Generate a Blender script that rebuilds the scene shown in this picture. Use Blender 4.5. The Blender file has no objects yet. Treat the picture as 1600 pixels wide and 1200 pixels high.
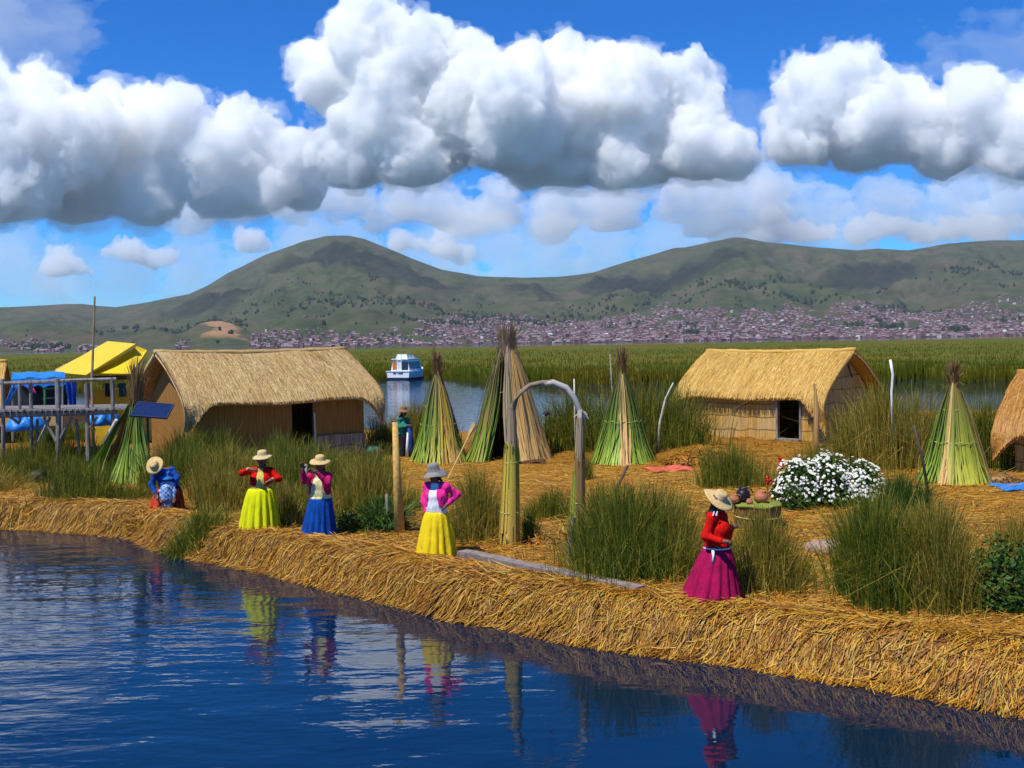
import bpy, bmesh, math, random
import numpy as np
from mathutils import Vector, Matrix

# ------------------------------------------------------------------ camera, sky, sun, exposure
sc = bpy.context.scene
C = sc.collection
R = math.radians
F = 1600.0                      # focal length in photo pixels (photo is 1600 wide)
CAM_Z = 3.95
HOR0, SLOPE = 548.0, -0.0163    # the horizon runs slightly uphill to the right
ROLL = math.atan(-SLOPE)
PITCH = math.atan((600 - (HOR0 + SLOPE*800))*math.cos(ROLL)/F)

camd = bpy.data.cameras.new('camera')
camd.sensor_width = 36.0
camd.lens = F/1600*36.0
camd.clip_start, camd.clip_end = 0.1, 90000
cam = bpy.data.objects.new('camera', camd)
C.objects.link(cam)
cam.matrix_world = Matrix.Translation((0, 0, CAM_Z)) @ (Matrix.Rotation(R(90) - PITCH, 4, 'X') @ Matrix.Rotation(-ROLL, 4, 'Z'))
sc.camera = cam
CAM = np.array(cam.matrix_world.to_3x3())

SUN_EL, SUN_AZ = R(62), R(226)          # compass style, clockwise from +Y (the view direction)
world = bpy.data.worlds.new("World")
sc.world = world
world.use_nodes = True
wn = world.node_tree
wn.nodes.clear()
wo = wn.nodes.new('ShaderNodeOutputWorld')
wb = wn.nodes.new('ShaderNodeBackground')
sk = wn.nodes.new('ShaderNodeTexSky')
sk.sky_type = 'NISHITA'
sk.sun_disc = False
sk.sun_elevation = SUN_EL
sk.sun_rotation = SUN_AZ
sk.altitude = 3800
sk.air_density = 1.0
sk.dust_density = 0.0
sk.ozone_density = 4.0
wb.inputs['Strength'].default_value = 0.115
hs = wn.nodes.new('ShaderNodeHueSaturation')
hs.inputs['Saturation'].default_value = 1.35
hs.inputs['Value'].default_value = 1.0
wn.links.new(sk.outputs[0], hs.inputs['Color'])
dp = wn.nodes.new('ShaderNodeMix'); dp.data_type = 'RGBA'; dp.blend_type = 'MULTIPLY'; dp.inputs[0].default_value = 1.0
dp.inputs[7].default_value = (.48, 1.18, 1.52, 1)       # thin clear air of the high plateau
wn.links.new(hs.outputs[0], dp.inputs[6])
wn.links.new(dp.outputs[2], wb.inputs['Color'])
wn.links.new(wb.outputs[0], wo.inputs['Surface'])

sund = bpy.data.lights.new('sun', 'SUN')
sund.energy = 5.0
sund.angle = R(0.5)
sund.color = (1.0, 0.95, 0.86)
sun = bpy.data.objects.new('sun', sund)
C.objects.link(sun)
SUN_DIR = Vector((math.sin(SUN_AZ)*math.cos(SUN_EL), math.cos(SUN_AZ)*math.cos(SUN_EL), math.sin(SUN_EL)))
sun.rotation_euler = SUN_DIR.to_track_quat('Z', 'Y').to_euler()

sc.view_settings.view_transform = 'Standard'
sc.view_settings.look = 'None'
sc.view_settings.exposure = 0.12
sc.view_settings.gamma = 1.0
sc.cycles.max_bounces = 10
sc.cycles.diffuse_bounces = 3
sc.cycles.glossy_bounces = 3
sc.cycles.transmission_bounces = 3
sc.cycles.transparent_max_bounces = 12
sc.cycles.volume_bounces = 6
sc.cycles.caustics_reflective = False
sc.cycles.caustics_refractive = False

# ------------------------------------------------------------------ helpers
def hor(x): return HOR0 + SLOPE*x
def ray(px, py):
    v = CAM @ np.array([(px-800)/F, -(py-600)/F, -1.0])
    return v
def onz(px, py, z=0.45):
    "point on the level z that is seen at photo pixel (px, py)"
    v = ray(px, py); t = (z-CAM_Z)/v[2]
    return Vector((v[0]*t, v[1]*t, z))
def atd(px, py, d):
    "point at distance d along the view axis seen at photo pixel (px, py)"
    v = ray(px, py)/1.0
    t = d/v[1]
    return Vector((v[0]*t, v[1]*t, CAM_Z + v[2]*t))

def link(name, me, mat=None, parent=None):
    o = bpy.data.objects.new(name, me)
    C.objects.link(o)
    if mat is not None and not me.materials:
        for m in (mat if isinstance(mat, (list, tuple)) else [mat]): me.materials.append(m)
    if parent is not None: o.parent = parent
    return o
def mesh_np(name, V, Fq, smooth=True):
    "mesh from numpy verts and an (n,3) or (n,4) face array"
    me = bpy.data.meshes.new(name)
    V = np.asarray(V, np.float32); Fq = np.asarray(Fq, np.int32)
    n, k = Fq.shape
    me.vertices.add(len(V)); me.vertices.foreach_set('co', V.ravel())
    me.loops.add(n*k); me.loops.foreach_set('vertex_index', Fq.ravel())
    me.polygons.add(n)
    me.polygons.foreach_set('loop_start', np.arange(0, n*k, k, dtype=np.int32))
    me.polygons.foreach_set('loop_total', np.full(n, k, np.int32))
    me.polygons.foreach_set('use_smooth', np.full(n, smooth, bool))
    me.update(calc_edges=True)
    return me
def tag(o, label=None, cat=None, group=None, kind=None):
    if label: o['label'] = label
    if cat: o['category'] = cat
    if group: o['group'] = group
    if kind: o['kind'] = kind
    return o

# value noise on arrays
class Noise:
    def __init__(s, seed): s.t = np.random.RandomState(seed).rand(64, 64, 64).astype(np.float32)
    def __call__(s, x, y, z):
        xi = np.floor(x).astype(np.int32); yi = np.floor(y).astype(np.int32); zi = np.floor(z).astype(np.int32)
        fx = (x-xi).astype(np.float32); fy = (y-yi).astype(np.float32); fz = (z-zi).astype(np.float32)
        fx = fx*fx*(3-2*fx); fy = fy*fy*(3-2*fy); fz = fz*fz*(3-2*fz)
        t = s.t; m = 63
        x0, x1, y0, y1, z0, z1 = xi & m, (xi+1) & m, yi & m, (yi+1) & m, zi & m, (zi+1) & m
        a = t[x0, y0, z0]*(1-fx)+t[x1, y0, z0]*fx
        b = t[x0, y1, z0]*(1-fx)+t[x1, y1, z0]*fx
        c = t[x0, y0, z1]*(1-fx)+t[x1, y0, z1]*fx
        d = t[x0, y1, z1]*(1-fx)+t[x1, y1, z1]*fx
        return ((a*(1-fy)+b*fy)*(1-fz)+(c*(1-fy)+d*fy)*fz)*2-1
NZ = Noise(7)
def fbm(x, y, z=None, oct=4, gain=.5):
    if z is None: z = np.zeros_like(x)
    s = 0; a = 1.0
    for k in range(oct):
        s = s + a*NZ(x+17.3*k, y+5.1*k, z+9.7*k); x, y, z, a = x*2.03, y*2.03, z*2.03, a*gain
    return s

# node helpers
def newmat(name, rough=.8, spec=.3):
    m = bpy.data.materials.new(name); m.use_nodes = True
    b = m.node_tree.nodes['Principled BSDF']
    b.inputs['Roughness'].default_value = rough
    b.inputs['Specular IOR Level'].default_value = spec
    return m, m.node_tree.nodes, m.node_tree.links, b
# ------------------------------------------------------------------ clouds: closed meshes filled with even cloud, lit by the sun
def surface_nets(S, org, h):
    "iso-surface S=0 (inside negative) of a grid -> verts, quads"
    nx, ny, nz = S.shape
    ins = S < 0
    cnt = np.zeros((nx-1, ny-1, nz-1), np.int8)
    for a in (0, 1):
        for b in (0, 1):
            for c in (0, 1): cnt += ins[a:nx-1+a, b:ny-1+b, c:nz-1+c]
    act = (cnt > 0) & (cnt < 8)
    I, J, K = np.nonzero(act)
    idx = np.full(act.shape, -1, np.int32); idx[I, J, K] = np.arange(len(I))
    P = np.zeros((len(I), 3), np.float32); n = np.zeros(len(I), np.float32)
    cor = [(a, b, c) for a in (0, 1) for b in (0, 1) for c in (0, 1)]
    for p in range(8):
        for q in range(p+1, 8):
            d = [abs(cor[p][t]-cor[q][t]) for t in range(3)]
            if sum(d) != 1: continue
            s0 = S[I+cor[p][0], J+cor[p][1], K+cor[p][2]]; s1 = S[I+cor[q][0], J+cor[q][1], K+cor[q][2]]
            m = (s0 < 0) != (s1 < 0)
            t = np.where(m, s0/np.where(m, s0-s1, 1), 0)
            for ax in range(3): P[:, ax] += np.where(m, cor[p][ax]+t*(cor[q][ax]-cor[p][ax]), 0)
            n += m
    P = P/n[:, None]
    P[:, 0] += I; P[:, 1] += J; P[:, 2] += K
    V = P*h+np.array(org)
    quads = []
    for ax in range(3):
        sl0 = [slice(1, -1)]*3; sl1 = [slice(1, -1)]*3
        sl0[ax] = slice(0, -1); sl1[ax] = slice(1, None)
        A = ins[tuple(sl0)]; B = ins[tuple(sl1)]
        for flip, M in ((False, A & ~B), (True, ~A & B)):
            i, j, k = np.nonzero(M)
            e = [i, j, k]
            e = [e[t]+(0 if t == ax else 1) for t in range(3)]
            u, v = [t for t in range(3) if t != ax]
            if ax == 1: u, v = v, u
            def cell(du, dv):
                c = [e[0], e[1], e[2]]
                c[u] = c[u]+du; c[v] = c[v]+dv
                return idx[c[0], c[1], c[2]]
            q = np.stack([cell(-1, -1), cell(0, -1), cell(0, 0), cell(-1, 0)], 1)
            if flip: q = q[:, ::-1]
            quads.append(q)
    Q = np.concatenate(quads)
    return V, Q[(Q >= 0).all(1)]

def cloud(blobs, D, base, dens, seed, alb=(1, 1, 1), h=2.4, kids=(11, 7), amp=1.0, depth=.55, wispy=0.0, und=24, halo=0):
    "blobs are (x, y, r) in photo pixels at distance D; base = pixel row of the flat underside"
    rs = np.random.RandomState(seed)
    sp = []
    for (x, y, r) in blobs:
        z = rs.uniform(-1, 1)*r*depth
        sp.append((x, y, z, r))
        for a in range(kids[0]):
            n = rs.normal(size=3); n /= np.linalg.norm(n)
            if n[1] > .35: n[1] *= -1            # rows grow downwards: keep lumps off the underside
            if n[2] > .3: n[2] *= -1
            rr = r*rs.uniform(.3, .52)
            c = (x+n[0]*r*.8, y+n[1]*r*.8, z+n[2]*r*.8, rr)
            sp.append(c)
            for b in range(kids[1]):
                m = rs.normal(size=3); m /= np.linalg.norm(m)
                if m[1] > .3: m[1] *= -1
                if m[2] > .3: m[2] *= -1
                sp.append((c[0]+m[0]*rr*.85, c[1]+m[1]*rr*.85, c[2]+m[2]*rr*.85, rr*rs.uniform(.25, .5)))
    sp = np.array(sp)
    pad = 22
    lo = (sp[:, :3]-sp[:, 3:]).min(0)-pad; hi = (sp[:, :3]+sp[:, 3:]).max(0)+pad
    hi[1] = min(hi[1], base+30)
    N = np.ceil((hi-lo)/h).astype(int)+1
    ax = [lo[t]+h*np.arange(N[t]) for t in range(3)]
    E = np.zeros(N, np.float32)
    k = 3.2
    for (x, y, z, r) in sp:
        c = (x, y, z); rad = r+k*5
        s = [slice(max(0, int((c[t]-rad-lo[t])/h)), max(0, min(N[t], int((c[t]+rad-lo[t])/h)+2))) for t in range(3)]
        if any(q.stop <= q.start for q in s): continue
        gx = ax[0][s[0]][:, None, None]-x; gy = ax[1][s[1]][None, :, None]-y; gz = ax[2][s[2]][None, None, :]-z
        d = np.sqrt(gx*gx+gy*gy+gz*gz)-r
        E[s[0], s[1], s[2]] += np.exp(np.clip(-d/k, -12, 40))
    S = -k*np.log(np.maximum(E, 1e-5))
    X, Y, Z = np.meshgrid(*ax, indexing='ij', sparse=True)
    near = np.abs(S) < 40
    I, J, K = np.nonzero(near)
    x = ax[0][I]; y = ax[1][J]; z = ax[2][K]
    o = seed*3.7
    nn = fbm(x/36+o, y/36, z/36, 3, .55)*10 - np.abs(fbm(x/17+o, y/17+3, z/17, 4, .58))*8.5 + 4 + wispy*fbm(x/60+o, y/22, z/60, 3)*14
    S[near] += nn*amp
    fl = (Y-base)+0*X+0*Z + und*NZ(X/70+o+0*Y+0*Z, 0*X+Z/60+0*Y, 0*X+0*Y+0*Z)
    # rounded flat base
    S = np.maximum(S, fl) + np.maximum(0, 24-np.abs(S-fl))**2/96
    S[0] = S[-1] = 5; S[:, 0] = S[:, -1] = 5; S[:, :, 0] = S[:, :, -1] = 5
    if halo:
        X2, Y2, Z2 = np.nonzero(np.abs(S) < 26)
        x = ax[0][X2]; y = ax[1][Y2]; z = ax[2][Z2]
        S[X2, Y2, Z2] -= np.maximum(0, 5+halo*fbm(x/26+o, y/20+7, z/26, 3, .6)) 
        S[0] = S[-1] = 5; S[:, 0] = S[:, -1] = 5; S[:, :, 0] = S[:, :, -1] = 5
    V, Q = surface_nets(S, lo, h)
    # pixels -> world
    W = np.empty_like(V)
    dd = D*(1+V[:, 2]/F)
    rx = (V[:, 0]-800)/F; ry = -(V[:, 1]-600)/F
    D3 = np.stack([rx, ry, -np.ones_like(rx)], 1) @ CAM.T
    W = D3*dd[:, None]+np.array([0, 0, CAM_Z])
    me = mesh_np('clouds', W, Q, True)
    m = cloud_mat(dens, D, alb)
    return link('clouds', me, m), len(Q)
_cm = {}
def cloud_mat(dens, D, alb=(1, 1, 1)):
    key = (dens, D, alb)
    if key in _cm: return _cm[key]
    m = bpy.data.materials.new('cloud vapour'); m.use_nodes = True
    nt = m.node_tree; nt.nodes.clear()
    out = nt.nodes.new('ShaderNodeOutputMaterial'); pv = nt.nodes.new('ShaderNodeVolumeScatter')
    pv.inputs['Color'].default_value = (*alb, 1)
    pv.inputs['Density'].default_value = dens*F/D        # dens: scatterings per photo pixel of path
    pv.inputs['Anisotropy'].default_value = 0.0
    nt.links.new(pv.outputs[0], out.inputs['Volume'])
    _cm[key] = m
    return m
sc.cycles.volume_bounces = 20
sc.cycles.max_bounces = 26
CL = [
 ('huge bright white cumulus cloud towering in the middle of the sky',
  dict(blobs=[(572,62,66),(640,85,58),(545,140,62),(620,180,98),(720,165,88),(700,120,50),(800,180,92),(900,175,92),(985,150,76),(1050,190,82),(1100,230,62),(1140,250,40),(560,240,62),(650,240,70),(480,105,30),(500,130,38),(860,240,80),(980,240,80)],
       D=9000, base=288, dens=.07, alb=(.994, .997, 1.0), seed=1, kids=(10,6))),
 ('wide grey and white cumulus bank filling the upper left of the sky',
  dict(blobs=[(60,165,60),(-30,190,90),(110,225,78),(182,172,44),(205,215,70),(258,195,58),(300,240,62),(-10,270,100),(130,280,80),(368,192,38),(400,225,52),(335,255,60),(455,245,38),(345,300,50),(470,285,50),(230,300,60),(410,300,45)],
       D=9800, base=340, dens=.055, alb=(.988, .994, 1.0), seed=2, kids=(9,6))),
 ('tall white cumulus cloud with a grey notch at the upper right',
  dict(blobs=[(1335,120,46),(1275,150,52),(1340,190,78),(1250,215,58),(1410,190,60),(1530,170,55),(1600,185,60),(1480,225,62),(1570,240,62),(1680,200,70)],
       D=9400, base=268, dens=.06, alb=(.993, .996, 1.0), seed=3, kids=(10,6))),
 ('long low grey cloud layer below the big cumulus',
  dict(blobs=[(380,318,38),(450,310,44),(540,314,44),(640,322,46),(690,320,44),(780,325,48),(870,330,48),(960,325,50),(1060,312,50),(1130,300,46),(1190,312,44),(590,345,34),(740,352,44),(860,365,44),(980,362,44),(1090,350,40),(300,335,40)],
       D=13000, base=366, dens=.022, alb=(.84, .91, .985), seed=4, wispy=.8, kids=(8,5), h=3)),  # this and the next three: shade of upper clouds put into the scatter colour
 ('blue grey cloud layer above the right hills',
  dict(blobs=[(1220,318,44),(1290,320,44),(1390,325,46),(1500,315,50),(1590,310,50),(1240,360,40),(1330,365,40),(1450,360,40),(1560,355,46),(1670,330,60),(1160,372,40)],
       D=13500, base=392, dens=.015, alb=(.80, .89, .985), seed=5, wispy=.9, kids=(8,5), h=3)),
 ('hazy blue grey cloud bank behind the saddle of the hills',
  dict(blobs=[(480,385,44),(560,380,44),(640,395,44),(720,385,50),(790,390,50),(860,395,54),(950,400,52),(1040,385,50),(800,440,50),(900,440,46),(700,435,46),(1130,380,46)],
       D=16000, base=470, dens=.010, alb=(.74, .86, .985), seed=6, wispy=1.0, kids=(8,5), h=3)),
 ('pale hazy cloud bank low over the left hills',
  dict(blobs=[(20,420,56),(110,430,54),(200,425,54),(300,420,52),(390,415,48),(470,400,40),(60,470,44),(180,470,44),(300,465,44),(-60,420,64),(420,445,44)],
       D=17000, base=505, dens=.009, alb=(.74, .86, .985), seed=7, wispy=1.0, kids=(8,5), h=3)),
 ('small white puff of cloud with a bright crest over the far left hills',
  dict(blobs=[(96,410,19),(115,418,15),(80,420,14)], D=14500, base=432, dens=.05, seed=8, h=1.4)),
 ('small bright cumulus low in the sky left of the round hill',
  dict(blobs=[(195,402,19),(170,412,16),(220,410,17),(240,416,12),(262,408,9)], D=14400, base=426, dens=.05, seed=9, h=1.4)),
 ('tiny bright cumulus peeking over the left flank of the round hill',
  dict(blobs=[(388,384,16),(402,392,14),(378,395,10)], D=14300, base=408, dens=.05, seed=10, h=1.4)),
 ('narrow bright cloud behind the right flank of the round hill',
  dict(blobs=[(625,386,12),(650,392,13),(690,378,10),(705,395,16),(725,404,13),(670,398,10)], D=14200, base=415, dens=.045, seed=11, h=1.4)),
 ('row of bright white cloud crests along the right hill tops',
  dict(blobs=[(1200,345,12),(1215,362,20),(1250,370,18),(1290,372,16),(1340,365,14),(1375,352,12),(1400,350,10),(1490,362,18),(1530,360,14),(1560,362,16),(1595,358,16),(1440,372,12),(1185,370,12)], D=14700, base=395, dens=.05, seed=12, h=1.6)),
 ('cloud drifting high over the hills, above the picture',
  dict(blobs=[(120,-420,120),(260,-390,110),(700,-440,120),(840,-400,90),(1150,-410,110),(-120,-430,110),(480,-450,60)], D=4600, base=-340, dens=.007, wispy=1.0, seed=15, h=6, kids=(6,3))),
 ('thin veil of high cloud in the top left corner',
  dict(blobs=[(-20,40,90),(60,30,60),(70,75,50),(120,50,40)], D=15000, base=140, dens=.0035, seed=13, wispy=1.6, kids=(6,4))),
 ('faint veil of high cloud near the right edge of the sky',
  dict(blobs=[(1480,95,46),(1560,90,60),(1620,80,60),(1420,120,30),(1160,190,50),(1220,180,40)], D=15500, base=220, dens=.0028, seed=14, wispy=1.6, kids=(6,4))),
]
for ci, (lab, kw) in enumerate(CL):
    o_, n_ = cloud(**kw)
    if ci < 3:
        kw.update(halo=13, dens=.011, h=3.2, base=kw['base']+10)
        h_, n_ = cloud(**kw)
        h_.name = 'cloud_fringe'; h_.parent = o_
    tag(o_, lab, 'cloud', 'clouds in the sky', 'stuff')
# ------------------------------------------------------------------ hills beyond the lake
def lerp(x, pts):
    p = np.array(pts, float)
    return np.interp(x, p[:, 0], p[:, 1])
SKY_LINE = [(-1400,505),(-700,480),(-300,485),(0,479),(60,477),(130,474),(185,479),(235,471),(300,458),(330,444),(360,425),(420,398),(480,376),(515,369),(550,369),(575,374),(600,384),(640,401),(690,420),(750,431),(820,434),(880,431),(930,425),(980,409),(1030,396),(1055,388),(1075,387),(1110,379),(1150,371),(1165,372),(1200,379),(1270,385),(1340,391),(1370,388),(1420,391),(1480,380),(1540,376),(1600,375),(1900,352),(2400,430),(3000,500)]
R0, R1 = 2350.0, 6800.0
ncol, nrow = 760, 170
cx = np.linspace(-1300, 2900, ncol)
sr = np.linspace(0, 1, nrow)**1.25*1.16
PX, SS = np.meshgrid(cx, sr, indexing='ij')
RR = R0+(R1-R0)*SS
E = hor(PX)-lerp(PX, SKY_LINE)
prof = np.clip(SS, 0, 1)
prof = .55*prof**1.15 + .45*(prof*prof*(3-2*prof))
rough = 1-np.abs(fbm(PX/130, SS*3.1, oct=5, gain=.55))
rel = (rough-.6)*.52*np.sin(np.pi*np.clip(SS, 0, 1))
e = E*prof*(1+rel)
e = e + 1.3*fbm(PX/26+4, SS*14, oct=4)*np.clip(SS*3, 0, 1)*np.clip((1-SS)*8, 0.15, 1)
e = np.where(SS > 1, E*(1-(SS-1)*2.2), e)
def hump(px0, w, s0, ws, h):
    return h*np.exp(-((PX-px0)/w)**2-((SS-s0)/ws)**2)
front = np.maximum.reduce([hump(575, 105, .22, .09, 52), hump(470, 80, .2, .09, 40), hump(640, 60, .17, .07, 36), hump(340, 70, .17, .08, 38), hump(240, 80, .15, .08, 26), hump(760, 60, .08, .05, 16), hump(860, 60, .08, .05, 12), hump(60, 120, .3, .12, 40)])
front *= 1+.12*fbm(PX/40, SS*20, oct=4)
e = np.maximum(e, front) + .25*np.minimum(e, front)
e = e*np.clip(SS/.03, 0, 1)
HH = e*RR/F
RR = RR + 60*fbm(PX/90+9, SS*4)*(SS < 1.05)
tx = (PX-800)/F
# bearing measured on the ground
dx, dy = tx, np.ones_like(tx)
LX, LY = RR*dx, RR*dy
V = np.stack([LX, LY, HH-0.6*(SS <= 0)], -1).reshape(-1, 3)
ii = np.arange(ncol*nrow).reshape(ncol, nrow)
Q = np.stack([ii[:-1, :-1], ii[1:, :-1], ii[1:, 1:], ii[:-1, 1:]], -1).reshape(-1, 4)
hm, N, L, b = newmat('hill grassland', .95, .05)
tc = N.new('ShaderNodeTexCoord')
def noise(N, L, vec, scale, detail=6, rough=.6, map=None):
    n = N.new('ShaderNodeTexNoise'); n.inputs['Scale'].default_value = scale; n.inputs['Detail'].default_value = detail; n.inputs['Roughness'].default_value = rough
    if map is not None:
        mp = N.new('ShaderNodeMapping'); mp.inputs['Scale'].default_value = map; L.new(vec, mp.inputs[0]); vec = mp.outputs[0]
    L.new(vec, n.inputs['Vector'])
    return n.outputs['Fac']
def ramp(N, L, fac, stops, interp='LINEAR'):
    r = N.new('ShaderNodeValToRGB'); r.color_ramp.interpolation = interp
    els = r.color_ramp.elements
    while len(els) < len(stops): els.new(.5)
    for el, (p, c) in zip(els, stops): el.position = p; el.color = (*c, 1)
    L.new(fac, r.inputs[0]); return r.outputs[0]
def mix(N, L, fac, a, b_, mode='MIX'):
    m = N.new('ShaderNodeMix'); m.data_type = 'RGBA'; m.blend_type = mode
    if isinstance(fac, float): m.inputs[0].default_value = fac
    else: L.new(fac, m.inputs[0])
    for s, v in ((6, a), (7, b_)):
        if isinstance(v, tuple): m.inputs[s].default_value = (*v, 1)
        else: L.new(v, m.inputs[s])
    return m.outputs[2]
def math_(N, L, op, a, b_=0.0):
    m = N.new('ShaderNodeMath'); m.operation = op; m.use_clamp = False
    for s, v in ((0, a), (1, b_)):
        if isinstance(v, (int, float)): m.inputs[s].default_value = v
        else: L.new(v, m.inputs[s])
    return m.outputs[0]
big = noise(N, L, tc.outputs['Object'], .0011, 5, .6)
mid = noise(N, L, tc.outputs['Object'], .006, 8, .68, (1, .45, 2.2))
fine = noise(N, L, tc.outputs['Object'], .03, 6, .7, (1, .35, 2.5))
c1 = ramp(N, L, big, [(.36, (.036, .048, .022)), (.5, (.062, .066, .036)), (.62, (.075, .056, .040))])
c2 = ramp(N, L, mid, [(.36, (.016, .028, .012)), (.47, (.045, .070, .020)), (.58, (.105, .088, .050))])
col = mix(N, L, .55, c1, c2)
col = mix(N, L, ramp(N, L, fine, [(.45, (0, 0, 0)), (.72, (.75, .75, .75))]), col, (.03, .042, .018))
# bare quarry slope (a bald patch of ochre earth on the low left hill)
sep = N.new('ShaderNodeSeparateXYZ'); L.new(tc.outputs['Object'], sep.inputs[0])
ratio = math_(N, L, 'DIVIDE', sep.outputs[0], sep.outputs[1])
qd = math_(N, L, 'MULTIPLY', math_(N, L, 'ABSOLUTE', math_(N, L, 'SUBTRACT', ratio, (350-800)/F)), F/42)
qd = math_(N, L, 'ADD', qd, math_(N, L, 'MULTIPLY', math_(N, L, 'SUBTRACT', mid, .5), 5.0))
qz = math_(N, L, 'MULTIPLY', math_(N, L, 'ABSOLUTE', math_(N, L, 'SUBTRACT', sep.outputs[1], 2980.0)), 1/260)
qm = math_(N, L, 'MAXIMUM', qd, qz)
qf = ramp(N, L, qm, [(.62, (1, 1, 1)), (.95, (0, 0, 0))])
col = mix(N, L, qf, col, (.30, .17, .085))
L.new(col, b.inputs['Base Color'])
hb = N.new('ShaderNodeBump'); hb.inputs['Distance'].default_value = 60; hb.inputs['Strength'].default_value = .55
gul = noise(N, L, tc.outputs['Object'], .0045, 7, .62, (1, .5, 1.6))
L.new(math_(N, L, 'ADD', math_(N, L, 'ABSOLUTE', math_(N, L, 'SUBTRACT', gul, .5)), math_(N, L, 'MULTIPLY', fine, .12)), hb.inputs['Height']); L.new(hb.outputs[0], b.inputs['Normal'])
hills = link('hills', mesh_np('hills', V, Q), hm)
tag(hills, 'olive green hills rising behind the lakeside town', 'hills', kind='structure')

def hill_at(px, s):
    "world point of the hill surface at column px and depth fraction s"
    i = np.clip((np.asarray(px)-cx[0])/(cx[1]-cx[0]), 0, ncol-1.001); j = np.clip(np.interp(s, sr, np.arange(nrow)), 0, nrow-1.001)
    i0 = i.astype(int); j0 = j.astype(int); fi = (i-i0)[..., None]; fj = (j-j0)[..., None]
    G = V.reshape(ncol, nrow, 3)
    return (G[i0, j0]*(1-fi)+G[i0+1, j0]*fi)*(1-fj)+(G[i0, j0+1]*(1-fi)+G[i0+1, j0+1]*fi)*fj
def px_row(P):
    "photo row and column of world points"
    d = (P-np.array([0, 0, CAM_Z])) @ CAM
    return 800-F*d[..., 0]/d[..., 2], 600+F*d[..., 1]/d[..., 2]

# ------------------------------------------------------------------ town on the far shore
rs = np.random.RandomState(11)
TOP = [(-200,538),(0,536),(150,540),(180,549),(380,544),(400,520),(470,516),(560,520),(640,520),(680,500),(720,490),(760,488),(800,487),(900,479),(1000,483),(1100,486),(1200,485),(1290,476),(1400,464),(1500,461),(1600,458),(1800,455)]
cand_px = rs.uniform(-120, 1760, 90000); cand_s = rs.uniform(.004, .42, 90000)
P = hill_at(cand_px, cand_s)
qx, qy = px_row(P)
top = lerp(qx, TOP)
gap = fbm(qx/28, qy/9, oct=3)
edge = (qy-top)/6
dens = np.where(qx < 660, np.where(qx < 180, .5, .42), 1.0)
keep = (qy > top+rs.exponential(3, len(qy))*gap*2) & (gap < .62) & (rs.rand(len(qy)) < dens)
keep &= ~((qx > 300) & (qx < 392)) 
P = P[keep]; 
# keep houses from standing inside each other
cellk = (np.floor(P[:, 0]/10)*7919+np.floor(P[:, 1]/24)).astype(int)
_, u = np.unique(cellk, return_index=True)
P = P[u]
P = P[rs.permutation(len(P))[:13000]]
P = P[np.argsort(np.hypot(P[:, 0], P[:, 1]))]
HC = [('house brick wall', (.21, .105, .095)), ('house plain plaster', (.20, .15, .16)), ('house pink plaster', (.28, .15, .155)), ('house dark brick', (.11, .062, .066)), ('house white plaster', (.55, .53, .52)), ('house ochre plaster', (.28, .19, .12)), ('house blue paint', (.09, .12, .2))]
HP = [.30, .20, .26, .15, .04, .04, .01]
hmats = []
for nme, c in HC:
    m_, N, L, b = newmat(nme, .85, .2); tc = N.new('ShaderNodeTexCoord')
    L.new(ramp(N, L, noise(N, L, tc.outputs['Object'], .11, 3), [(.35, tuple(v*.6 for v in c)), (.65, tuple(v*1.3 for v in c))]), b.inputs['Base Color'])
    hmats.append(m_)
rm_, N, L, b = newmat('house tin roof', .5, .4); b.inputs['Base Color'].default_value = (.21, .15, .16, 1)
hmats.append(rm_)
glass_, N, L, b = newmat('house window', .2, .5); b.inputs['Base Color'].default_value = (.03, .035, .045, 1)
hmats.append(glass_)
def house_arrays(w, d, h, gable):
    v = [(-w, -d, -4), (w, -d, -4), (w, d, -4), (-w, d, -4), (-w, -d, h), (w, -d, h), (w, d, h), (-w, d, h)]
    f = [(0, 1, 5, 4, 0), (1, 2, 6, 5, 0), (2, 3, 7, 6, 0), (3, 0, 4, 7, 0)]
    if gable:
        k = len(v); v += [(-w*1.1, 0, h+d*.7), (w*1.1, 0, h+d*.7), (-w*1.1, -d*1.15, h-.2), (w*1.1, -d*1.15, h-.2), (w*1.1, d*1.15, h-.2), (-w*1.1, d*1.15, h-.2)]
        f += [(k+2, k+3, k+1, k, 1), (k, k+1, k+4, k+5, 1), (k+2, k, k+5, k+2, 1), (k+3, k+4, k+1, k+3, 1)]
    else: f += [(4, 5, 6, 7, 1)]
    for r in range(max(1, int(h/3))):
        for q in (-.5, .05, .55):
            k = len(v); z0 = r*3+1.0; x0 = q*w
            v += [(x0-w*.12, -d-.06, z0), (x0+w*.16, -d-.06, z0), (x0+w*.16, -d-.06, z0+1.3), (x0-w*.12, -d-.06, z0+1.3)]
            f += [(k, k+1, k+2, k+3, 2)]
    return v, f
protos = []
for k in range(14):
    w, d, h = rs.uniform(2.4, 5), rs.uniform(2.4, 5), rs.choice([2.8, 3, 5, 5.5, 6, 8])
    protos.append(house_arrays(w, d, h, k % 3 == 0))
pm = {}
def house_mesh(k, c):
    if (k, c) not in pm:
        v, f = protos[k]; me = bpy.data.meshes.new('town_house')
        me.from_pydata(v, [], [tuple(dict.fromkeys(q[:4])) for q in f])
        for m_ in (hmats[c], hmats[7], hmats[8]): me.materials.append(m_)
        me.polygons.foreach_set('material_index', [q[4] for q in f])
        pm[(k, c)] = me
    return pm[(k, c)]
NH = 290
kk = rs.randint(0, 14, len(P)); cc = rs.choice(7, len(P), p=HP); aa = rs.uniform(-.5, .5, len(P))
near_shore = np.argsort(px_row(P)[1]*-1)[:0]
inframe = (px_row(P)[0] > -5) & (px_row(P)[0] < 1605)
order = np.concatenate([np.nonzero(inframe)[0], np.nonzero(~inframe)[0]])
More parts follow.
